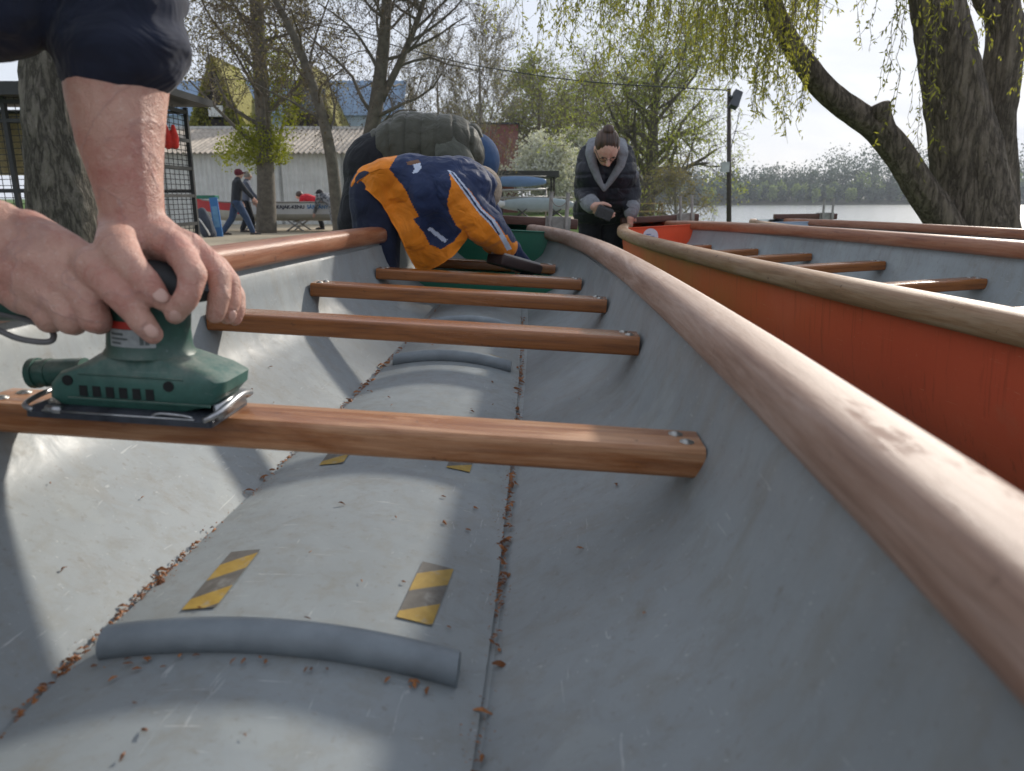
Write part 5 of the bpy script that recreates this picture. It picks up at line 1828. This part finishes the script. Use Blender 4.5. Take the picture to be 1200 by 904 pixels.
def gable(xa, half_w, za, zb, y):
    """steep roof gable standing out in front of the blue wall"""
    b = MB()
    b.v = [(xa - half_w, y, zb), (xa + half_w, y, zb), (xa, y, za), (xa - half_w, y + 3, zb), (xa + half_w, y + 3, zb), (xa, y + 3, za)]
    b.f = [(0, 1, 2), (3, 5, 4), (0, 2, 5, 3), (1, 4, 5, 2), (0, 3, 4, 1)]; b.m = [0] * 5
    g = part(b, 'gable', M_TIMB, root, smooth=False)
    for s_ in (-1, 1):
        b = MB()
        d = Vector((s_ * half_w, 0, zb - za)); L = d.length
        M_ = Matrix.Translation(Vector((xa + s_ * half_w / 2, y + 1.4, (za + zb) / 2 + .06))) @ Matrix.Rotation(math.atan2(-d.z, d.x) , 4, 'Y')
        b.box((0, 0, 0), (L + .3, 3.3, .14), 0, M_); part(b, 'gable_roof', M_MOSS, root, smooth=False)
    return g


A1 = at(250, 72, 34); A2 = at(360, 80, 34)
gable(A1.x, 1.75, A1.z, 2.6, 34); gable(A2.x, 1.75, A2.z, 2.6, 34)
b = MB(); w_ = at(366, 118, 33.9); b.box((w_.x, 33.93, w_.z), (1.1, .1, 1.0)); part(b, 'window', M_PANE, root, smooth=False)
b = MB(); w_ = at(255, 131, 33.8); b.box((w_.x, 33.75, w_.z), (.62, .35, .44)); b.tube([(w_.x - .08, 33.57, w_.z), (w_.x - .08, 33.56, w_.z)], .17, 18)
part(b, 'air_conditioner', M_WHITEM, root, smooth=False)
for A_, lab, sd_ in ((A1, 'mossy green ivy covering the left steep gable', 1), (A2, 'thinner ivy on the right steep gable behind the poplar', 2)):
    rng = random.Random(sd_); b = MB()
    o0 = Vector((A_.x, 33.8, 2.6))
    for i in range(3600 if sd_ == 1 else 1500):
        t = rng.random() ** .8; wv_ = 1.75 * t
        side = rng.choice((-1, 1))
        x = A_.x + side * wv_ * (1 - rng.random() ** 1.5 * .5) if rng.random() < .8 else A_.x + rng.uniform(-1, 1) * wv_
        z = A_.z - (A_.z - 2.6) * t
        if noise.noise(Vector((x * 1.3, z * 1.3, sd_))) < -.15: continue
        leafquad(b, Vector((x, 33.86 - rng.random() * .25, z + rng.uniform(-.1, .1))) - o0, rng.uniform(.10, .2), rng.uniform(.05, .1), rng, .4)
    o = b.build('ivy', M_IVY, None, False); o.location = o0; tag(o, lab, 'ivy', 'ivy on the gables')

# cage with steel mesh under a flat roof
root = empty('mesh_cage', (-6.4, 11.5, 0)); tag(root, 'black steel mesh cage with flat dark roof behind the near trunk', 'cage')
xr, xl, y0, y1, zt = at(187, 278, 11).x, -9.6, 11.0, 12.35, 2.32
b = MB(); b.box(((xl + xr) / 2 + .08, 11.7, zt + .09), (xr - xl + .5, 1.9, .10)); b.box(((xl + xr) / 2 + .08, 10.72, zt + .07), (xr - xl + .55, .05, .17)); part(b, 'roof', M_BLKM, root, smooth=False)
fr = MB()
for x in (xl, -8.4, -7.1, -6.0, xr): fr.box((x, y0, zt / 2), (.06, .06, zt))
for x in (xl, xr): fr.box((x, y1, zt / 2), (.06, .06, zt))
for z in (.12, .55, .98, 1.40, 1.82, 2.25):
    fr.box((xr + .004, (y0 + y1) / 2, z), (.045, y1 - y0, .05))
for z in (.12, 1.05, 2.0, 2.25): fr.box(((xl + xr) / 2, y0 - .003, z), (xr - xl, .05, .05))
for z in (.12, 1.05, 2.25): fr.box((xl, (y0 + y1) / 2, z), (.045, y1 - y0, .045)); fr.box(((xl + xr) / 2, y1, z), (xr - xl, .045, .045))
part(fr, 'frame', M_BLKM, root, smooth=False)
b = MB()
x = xl
while x < xr:
    b.box((x, y0 + .03, zt / 2), (.008, .008, zt)); x += .115
z = .1
while z < zt:
    b.box(((xl + xr) / 2, y0 + .036, z), (xr - xl, .010, .010)); z += .085
part(b, 'front_mesh', M_BLKM, root, smooth=False)
b = MB()
y = y0
while y < y1:
    b.box((xr - .03, y, zt / 2), (.008, .008, zt)); y += .16
z = .1
while z < zt:
    b.box((xr - .036, (y0 + y1) / 2, z), (.012, y1 - y0, .012)); z += .075
part(b, 'side_mesh', M_BLKM, root, smooth=False)
b = MB(); corr(b, xl, xr - 1.1, lambda x, t: (x, y1 + .06, 1.3 + .95 * t), .2, .02, 6, 0, 'y'); part(b, 'straw_mat_back', simple('straw_mat', (.36, .29, .15), .95, .3, 30), root)
b = MB()
P_ = at(198, 158, 11.5)
b.chain([(P_ + Vector((-.05, 0, .12)), .035), (P_ + Vector((-.04, 0, 0)), .065), (P_ + Vector((-.03, 0, -.15)), .06)], 12); b.chain([(P_ + Vector((.05, .05, .12)), .03), (P_ + Vector((.06, .05, -.04)), .06), (P_ + Vector((.06, .04, -.15)), .055)], 12); b.chain([(P_ + Vector((-.03, 0, -.12)), .05), (P_ + Vector((.06, .04, -.12)), .05)], 10)
o = flesh(b, 'life_vest', fabric('red_cloth', (.55, .03, .02)), .012); tag(o, 'red life vest hanging inside the mesh cage', 'life vest')
b = MB(); b.tube([P_ + Vector((0, 0, .14)), P_ + Vector((0, 0, zt - P_.z))], .006, 6); b.build('hanging_strap', M_BLKM, o)

# brick building, flat roofed shelter, boat rack
root = empty('brick_building', (-1, 50, 0)); tag(root, 'dark red brick building behind the bent people', 'building')
x0, x1 = at(556, 200, 50).x, at(607, 200, 50).x; zt = at(580, 146, 50).z
b = MB(); b.box(((x0 + x1) / 2 - .6, 53, zt / 2), (x1 - x0 + 1.2, 6, zt)); part(b, 'wall', M_BRICK, root, smooth=False)
b = MB(); b.box(((x0 + x1) / 2 - .6, 53, zt + .06), (x1 - x0 + 1.4, 6.2, .12)); part(b, 'roof', M_BLKM, root, smooth=False)
for z in (1.6, 3.6):
    w_ = MB(); w_.box((x0 + .7, 49.97, z), (.95, .12, 1.2)); wo = part(w_, 'window', M_PANE, root, smooth=False)
    w_ = MB()
    for dx in (-.48, 0, .48): w_.box((x0 + .7 + dx, 49.9, z), (.05, .06, 1.22))
    w_.box((x0 + .7, 49.9, z + .6), (1.0, .06, .05)); w_.box((x0 + .7, 49.9, z - .6), (1.0, .06, .05))
    w_.v = [(a - root.location.x, b_ - root.location.y, c) for a, b_, c in w_.v]
    w_.build('frame', M_WHITEM, wo, False)

DS = 41
root = empty('shelter', (.5, DS, 0)); tag(root, 'open shelter with a flat dark roof behind the green stern', 'shelter')
xa, xb = at(520, 200, DS).x, at(655, 200, DS).x; zr = at(600, 204, DS).z
b = MB(); b.box(((xa + xb) / 2, DS + 1.5, zr), (xb - xa, 3.6, .32)); part(b, 'roof', simple('dark_roof_felt', (.035, .036, .032), .9), root, smooth=False)
for x in (xa + .1, (xa + xb) / 2, xb - .25):
    for y in (DS + .1, DS + 3): 
        b = MB(); b.box((x, y, zr / 2 - .1), (.10, .10, zr - .1)); part(b, 'post', M_TIMB, root, smooth=False)
b = MB(); b.box((at(580, 213, DS + 3).x, DS + 3.1, at(580, 216, DS + 3).z), (2.2, .06, .7)); part(b, 'signboard', simple('orange_board', (.46, .12, .04), .7), root, smooth=False)

DR = 37
root = empty('boat_rack', (1, DR, 0)); tag(root, 'silver rail boat rack under the shelter roof, on crossed legs', 'rack')
for k, y in enumerate((222, 231)):
    A_, B_ = at(566, y + 2, DR), at(641, y, DR)
    b = MB(); b.tube([A_, B_], .055, 10); part(b, 'rail', M_BOLT, root)
for x in (578, 612, 640):
    b = MB(); A_ = at(x, 220, DR); b.tube([(A_.x, DR, A_.z), (A_.x, DR, 0)], .04, 8); part(b, 'post', M_GALV, root)
def pale_hull(name, lab, x0, x1, y, D, col, rad=.26):
    b = MB(); A_, B_ = at(x0, y, D), at(x1, y, D)
    n = 16
    b.tube([A_.lerp(B_, i / n) for i in range(n + 1)], [rad * max(.06, math.sin(math.pi * min(1, max(0, (i / n) * .94 + .03))) ** .45) for i in range(n + 1)], 14, 0, True, None, .55)
    o = b.build(name, simple(name + '_' + str(int(x0)), col, .4, .1, 3), None); tag(o, lab, 'boat', 'covered boats by the rack')
    k = MB(); k.tube([A_ + Vector((0, 0, rad * .95)), (A_ + B_) / 2 + Vector((0, 0, rad * 1.02)), B_ + Vector((0, 0, rad * .95))], .02, 6); k.build('keel', M_GALV, o)
    return o
pale_hull('upturned_boat', 'pale grey-blue upturned boat on trestles below the rack', 585, 672, 240, DR - .5, (.30, .37, .40), .34)
pale_hull('upturned_boat', 'white upturned boat on the rack, left of the grey-blue one', 548, 592, 239, DR - 1.0, (.62, .65, .68), .22)
pale_hull('upturned_boat', 'blue-grey upturned boat on the top of the rack', 570, 640, 213, DR + .6, (.12, .22, .40), .26)
for x, lab in ((612, 'black crossed trestle under the middle of the grey-blue boat'), (652, 'black crossed trestle under the right end of the grey-blue boat')):
    A_ = at(x, 245, DR - .5); b = MB()
    for s_ in (-1, 1):
        for q in (-.25, .25):
            b.tube([(A_.x + s_ * .35, DR - .5 + q, 0), (A_.x - s_ * .22, DR - .5 + q, A_.z)], .03, 6)
    b.tube([(A_.x, DR - .8, A_.z * .55), (A_.x, DR - .2, A_.z * .55)], .025, 6)
    o = b.build('trestle', M_BLKM, None); tag(o, lab, 'trestle', 'trestles under the rack boats')

# picnic table by the water
D_ = 29
root = empty('picnic_table', gz(757, 245, D_)); tag(root, 'light wooden picnic table with benches by the water', 'picnic table')
M_PINE = wood('light_pine', (.30, .18, .06), (.45, .29, .11), (.55, .38, .18), .6, (1, 12, 12), .7, 3, 0)
c = root.location
b = MB()
for i in range(5): b.box((c.x, D_ - .3 + i * .15, .74), (1.5, .13, .04))
part(b, 'table_top', M_PINE, root, smooth=False)
for s_ in (-1, 1):
    b = MB(); b.box((c.x, D_ + s_ * .65, .45), (1.5, .24, .04)); part(b, 'bench', M_PINE, root, smooth=False)
    b = MB()
    for q in (-1, 1):
        b.tube([(c.x + s_ * .55, D_ + q * .65, 0), (c.x + s_ * .55, D_ + q * .2, .73)], .045, 6)
    b.box((c.x + s_ * .55, D_, .41), (.06, 1.4, .08)); part(b, 'leg_frame', M_PINE, root)

# lamp pole with floodlight, box; overhead cable
DP = 20
A_ = at(857, 262, DP); T_ = at(853, 104, DP)
root = empty('lamp_pole', Vector((A_.x, DP, 0))); tag(root, 'dark lamp pole with a floodlight and small grey box at the river bank', 'lamp pole')
b = MB(); b.tube([(A_.x, DP, -.6), (T_.x + .03, DP, T_.z)], [.07, .05], 12); part(b, 'pole', simple('rusty_dark_pole', (.05, .036, .032), .7, .3, 12), root)
F_ = at(862, 117, DP - .1)
b = MB(); M_ = Matrix.Translation(F_) @ Matrix.Rotation(R(22), 4, 'Y') @ Matrix.Rotation(R(-25), 4, 'X')
b.box((0, 0, 0), (.20, .16, .46), 0, M_); b.box((-.14, 0, .02), (.12, .05, .05), 0, M_)
fl_ = part(b, 'floodlight', simple('dark_grey_lamp', (.045, .05, .06), .45), root, smooth=False)
b = MB(); b.box((.105, 0, 0), (.012, .13, .40), 0, M_); b.v = [(q[0] - root.location.x, q[1] - DP, q[2]) for q in b.v]; b.build('lamp_glass', simple('lamp_glass', (.35, .38, .40), .15), fl_, False)
S_ = at(850, 196, DP - .12); b = MB(); b.box(S_, (.19, .10, .25)); part(b, 'junction_box', simple('pale_grey_box', (.42, .43, .43), .6), root, smooth=False)
b = MB(); b.tube(spline([at(866, 132, DP), at(863, 150, DP), at(858, 168, DP), at(855, 190, DP)], 14), .010, 6); part(b, 'cable', M_BLKM, root)
b = MB(); Q = [at(150, -60, 34), at(300, 10, 30), at(400, 36, 27), at(520, 69, 25), at(600, 84, 23.5), at(680, 95, 22.5), at(760, 101, 21.5), at(853, 106, DP)]
b.tube(spline(Q, 40), .016, 6)
o = b.build('overhead_cable', M_BLKM, None); tag(o, 'thin overhead cable sagging across the sky to the lamp pole', 'cable')

# ------------------------------------------------------------------ people and boat in the yard
def figure(base, label, yaw, pose, cols, hat=None, H=1.7, group='people at the long white boat'):
    """small walking or bending figure; pose = torso lean (rad), stride, arm swing"""
    lean, stride, arms = pose
    top_m, leg_m, head_m = cols
    f = Vector((math.sin(yaw), math.cos(yaw), 0)); r = Vector((f.y, -f.x, 0)); up = Vector((0, 0, 1))
    B = Vector(base); hip = B + up * .50 * H
    tl = f * math.sin(lean) + up * math.cos(lean)
    ch = hip + tl * .27 * H; nk = hip + tl * .33 * H; hd = nk + (tl + f * .2).normalized() * .09 * H
    bd, tp, lg = MB(), MB(), MB(); shoes = []
    bd.chain([(hip, .09), (ch, .10), (nk, .05), (hd, .06)], 10)
    tp.chain([(hip - tl * .02 - r * .06, .125), (ch - r * .07, .125), (nk - r * .04, .08)], 12)
    tp.chain([(hip - tl * .02 + r * .06, .125), (ch + r * .07, .125), (nk + r * .04, .08)], 12)
    head(bd, hd, f * .9 + tl * .1 - up * .15 * (1 + lean), up * .6 + tl * .6, .098, 12)
    for s_ in (-1, 1):
        sh = ch + r * s_ * .19 + tl * .05
        a = arms * s_ if lean < .6 else 0
        dn = (-up + f * (.35 + a)).normalized()
        el = sh + dn * .27; wr = el + (-up * .85 + f * (.55 + a * .6)).normalized() * .24
        bd.chain([(sh, .05), (el, .04), (wr, .028)], 8); hand(bd, wr, wr - el, -r * s_, 1, .4, -s_, 6)
        tp.chain([(ch + r * s_ * .12, .09), (sh, .075), (el, .062), (el.lerp(wr, .85), .05)], 10)
        st = stride * s_
        kn = hip + r * s_ * .09 - up * .40 + f * (.22 * st + .04); an = Vector((kn.x, kn.y, B.z + .09)) + f * (.24 * st - .06)
        bd.chain([(hip + r * s_ * .08, .08), (kn, .055), (an, .042), (an + f * .14 - up * .05, .035)], 8)
        sh_m = MB(); sh_m.chain([(an - up * .035 - f * .02, .055), (an + f * .09 - up * .045, .052), (an + f * .17 - up * .055, .040)], 10); shoes.append(sh_m)
        lg.chain([(hip + r * s_ * .075, .125), (kn, .085), (an + up * .03, .07)], 10)
    p = flesh(bd, 'person', M_SKIN2, .014, None, 2)
    tag(p, label, 'person', group)
    flesh(tp, 'jacket', top_m, .014, p, 2); flesh(lg, 'trousers', leg_m, .014, p, 2)
    for sh_m in shoes: flesh(sh_m, 'shoe', M_SHOE, .014, p, 2)
    hb = MB()
    hb.sphere(hd + up * .035 - f * .015, (.108, .108, .098), 12, 8)
    if hat == 'cap': hb.sphere(hd + up * .03 + f * .11, (.07, .07, .018), 10, 6)
    flesh(hb, 'cap' if hat else 'hair', head_m, .014, p, 2)
    return p


M_SHOE = simple('dark_shoe', (.05, .04, .035), .7)
M_JEAN = fabric('blue_jeans', (.032, .058, .115), .85)
M_CAMO = N('camouflage_cloth'); _v = M_CAMO.noise(9, 3, .5)
M_CAMO.base(M_CAMO.ramp(_v, [(.38, (.06, .065, .075)), (.48, (.22, .23, .25)), (.56, (.38, .39, .41)), (.62, (.10, .105, .12))])); M_CAMO.set(Roughness=.9); M_CAMO = M_CAMO.mat
figure(gz(280, 272, 19.4), 'walking person in dark jacket, jeans and maroon cap before the white boat', R(62), (.14, .75, .35), (fabric('charcoal_jacket', (.02, .024, .03)), M_JEAN, fabric('maroon_cap', (.12, .014, .022))), 'cap', 1.68)
figure(gz(291, 268, 20.8), 'person in grey-blue top and black trousers just behind the walking one', R(75), (.1, .3, .2), (fabric('grey_blue_top', (.12, .14, .19)), M_BLACKT, simple('grey_hair', (.3, .28, .26), .8)), None, 1.66)
figure(gz(377, 268, 22.75), 'person in red jacket bent over the white boat', R(-82), (1.25, .1, 0), (fabric('red_jacket', (.52, .016, .03)), M_BLACKT, M_HAIRB), None, 1.62)
figure(gz(394, 270, 21.0), 'person in grey camouflage clothes bent over beside the red jacket', R(-52), (1.2, .25, 0), (M_CAMO, M_CAMO, simple('black_cap', (.015, .015, .017), .8)), 'cap', 1.62)

# long white boat with a red bow on trestles
DB = 21.9
A_, B_ = at(231, 250, DB), at(470, 252, DB)
root = empty('racing_boat', Vector(((A_.x + B_.x) / 2, DB, -.19))); tag(root, 'long white team boat with red bow and lettering, on trestles in the yard', 'boat')
b = MB()
L_ = B_.x - A_.x; n = 40; m = 14
for i in range(n + 1):
    t = i / n
    hw_ = .52 * min(1, math.sin(math.pi * min(.5, t * 1.15 + .03)) ** .7) * (1 if t < .8 else 1 - .5 * (t - .8))
    zk = .50 + .26 * max(0, 1 - t / .16) ** 2; zt = 1.02 + .10 * max(0, 1 - t / .2) ** 1.5
    for k in range(m + 1):
        an = math.pi * k / m
        cx, cz = -math.cos(an), math.sin(an)
        b.v.append((A_.x + L_ * t - root.location.x, hw_ * math.copysign(abs(cx) ** .55, cx), zt - (zt - zk) * cz ** .55))
for i in range(n):
    for k in range(m):
        a = i * (m + 1) + k
        zc_ = (b.v[a][2] + b.v[a + 1][2]) / 2
        t = i / n
        zb_ = .74
        mi = 2 if zc_ < zb_ - .02 + .1 * max(0, 1 - t / .25) else (1 if t < .27 else 0)
        b.f.append((a, a + m + 1, a + m + 2, a + 1)); b.m.append(mi)
hull = b.build('hull', [simple('white_gloss', (.66, .68, .70), .3, .06, 3), simple('red_gloss', (.42, .022, .03), .35, .15, 3), simple('cream_underside', (.42, .41, .36), .5, .12, 3)], root); sharp(hull, 50)
b = MB(); b.tube([(A_.x - root.location.x, -.0, 1.13)] + [(A_.x + L_ * i / 20 - root.location.x, -.53 * min(1, math.sin(math.pi * min(.5, i / 20 * 1.15 + .03)) ** .7), 1.02 + .10 * max(0, 1 - i / 20 / .2) ** 1.5) for i in range(1, 21)], .022, 6)
b.build('gunwale', M_GALV, root)
b = MB(); b.box((at(243, 240, DB).x - root.location.x, 0, 1.16), (.6, .3, .1)); b.build('bow_seat', M_GREEN, root, False, .01)


def lettering(txt, x, z, size, mat, y):
    cu = bpy.data.curves.new('lettering', 'FONT'); cu.body = txt; cu.size = size; cu.extrude = .004; cu.resolution_u = 3; cu.offset = .004
    t = bpy.data.objects.new('lettering_curve', cu); COL.objects.link(t)
    bpy.context.view_layer.update()
    dg = bpy.context.evaluated_depsgraph_get()
    me = bpy.data.meshes.new_from_object(t.evaluated_get(dg), depsgraph=dg)
    bpy.data.objects.remove(t)
    w_ = max(v.co.x for v in me.vertices)
    me.materials.clear(); me.materials.append(mat)
    o = bpy.data.objects.new('lettering', me); COL.objects.link(o); o.parent = root
    o.rotation_euler = (R(90), 0, 0); o.location = (x - root.location.x, y, z)
    return w_


M_TXN = simple('navy_lettering', (.012, .018, .05), .4); M_TXB = simple('light_blue_lettering', (.06, .22, .50), .4)
xs_ = at(324, 248, DB - .53).x
b = MB(); b.tube(spline([(xs_ - .20 - root.location.x, -.533, .96), (xs_ - .13 - root.location.x, -.533, .93), (xs_ - .20 - root.location.x, -.533, .86), (xs_ - .10 - root.location.x, -.533, .82)], 14), .014, 6); b.build('boat_mark', M_TXB, root)
w1 = lettering('KAJAK-KENU', xs_, .845, .135, M_TXN, -.527)
w2 = lettering('SÁRKÁNYHAJÓ', xs_ + w1 + .07, .845, .135, M_TXB, -.527)
w3 = lettering('KAJAK-KENU', xs_ + w1 + w2 + .45, .845, .135, M_TXN, -.527)
for x, lab in ((300, 'folding trestle under the red and white boat, behind the walking person'), (350, 'folding trestle under the middle of the white boat'), (425, 'folding trestle under the right end of the white boat')):
    P_ = at(x, 262, DB); b = MB()
    for q in (-.4, .4):
        b.tube([(P_.x - .28, DB + q, 0), (P_.x + .2, DB + q, .33)], .022, 6); b.tube([(P_.x + .28, DB + q, 0), (P_.x - .2, DB + q, .33)], .022, 6)
    b.tube([(P_.x - .0, DB - .5, .30), (P_.x, DB + .5, .30)], .025, 6); b.tube([(P_.x + .04, DB - .4, .16), (P_.x + .04, DB + .4, .16)], .016, 6)
    o = b.build('trestle', M_GALV, None); tag(o, lab, 'trestle', 'trestles under the white boat')
P_ = at(256, 268, 18.5)
b = MB(); b.box((0, 0, .48), (.19, .07, .96)); o = b.build('blue_board', simple('blue_paint', (.03, .15, .38), .5, .12, 5), None, False, .008); o.location = (P_.x, 18.5, 0); o.rotation_euler = (R(-4), R(-4), R(12))
tag(o, 'upright blue board standing left of the walking person', 'board')
b = MB(); b.box((0, -.037, .50), (.13, .006, .5)); b.build('pale_stripe', simple('faded_blue', (.12, .28, .46), .6), o, False)
P_ = at(243, 268, 18.2)
b = MB(); b.chain([((0, 0, .16), .17), ((-.03, 0, .38), .17), ((-.09, 0, .62), .11)], 12); b.chain([((.04, .05, .1), .15), ((-.02, .02, .3), .16)], 12)
o = flesh(b, 'kit_bag', fabric('dark_slate_cloth', (.045, .055, .075)), .015); o.location = (P_.x, 18.2, 0)
tag(o, 'dark slate kit bag standing beside the blue board', 'bag')
b = MB(); b.tube(spline([(-.18, -.12, .5), (-.06, -.19, .42), (.06, -.17, .2), (.1, -.15, .08)], 12), .02, 6); b.build('strap', M_WHITEM, o)

# lawn blades between and behind the canoes
rng = random.Random(9)
b = MB()
for i in range(34000):
    y = .3 + 17 * rng.random() ** 1.5
    x = rng.uniform(-.25, 1.25) * (.55 + y * .15) + .15
    if rng.random() < .25: x = rng.uniform(-4.2, -1.0); y = rng.uniform(9, 17)
    if y < 3.4 and rng.random() < .8: continue
    h = rng.uniform(.03, .085); a = rng.uniform(0, 6.28); w_ = rng.uniform(.003, .006) * (1 + y * .08)
    dx, dy = math.cos(a) * w_, math.sin(a) * w_
    lx_, ly_ = rng.gauss(0, .03), rng.gauss(0, .03)
    z = gheight(x, y)
    n_ = len(b.v)
    b.v += [(x - dx, y - dy, z), (x + dx, y + dy, z), (x + lx_, y + ly_, z + h)]
    b.f.append((n_, n_ + 1, n_ + 2)); b.m.append(0)
o = b.build('grass', leafmat('grass_blade', (.075, .14, .012), (.17, .26, .03), .35), None, False)
tag(o, 'short bright spring grass around and behind the canoes', 'grass', kind='stuff')

# ------------------------------------------------------------------ air
b = MB(); b.box((150, 330, 13.5), (1400, 1060, 37.5))
hz = bpy.data.materials.new('haze_air'); hz.use_nodes = True
t_ = hz.node_tree; t_.nodes.remove(t_.nodes['Principled BSDF'])
pv = t_.nodes.new('ShaderNodeVolumePrincipled'); pv.inputs['Color'].default_value = (.80, .87, .97, 1); pv.inputs['Density'].default_value = .0005; pv.inputs['Anisotropy'].default_value = .2
t_.links.new(pv.outputs[0], t_.nodes['Material Output'].inputs['Volume'])
o = b.build('haze', hz, None, False); tag(o, 'pale spring haze over the river', 'haze', kind='stuff')
SC.cycles.volume_bounces = 0
SC.cycles.volume_step_rate = 5
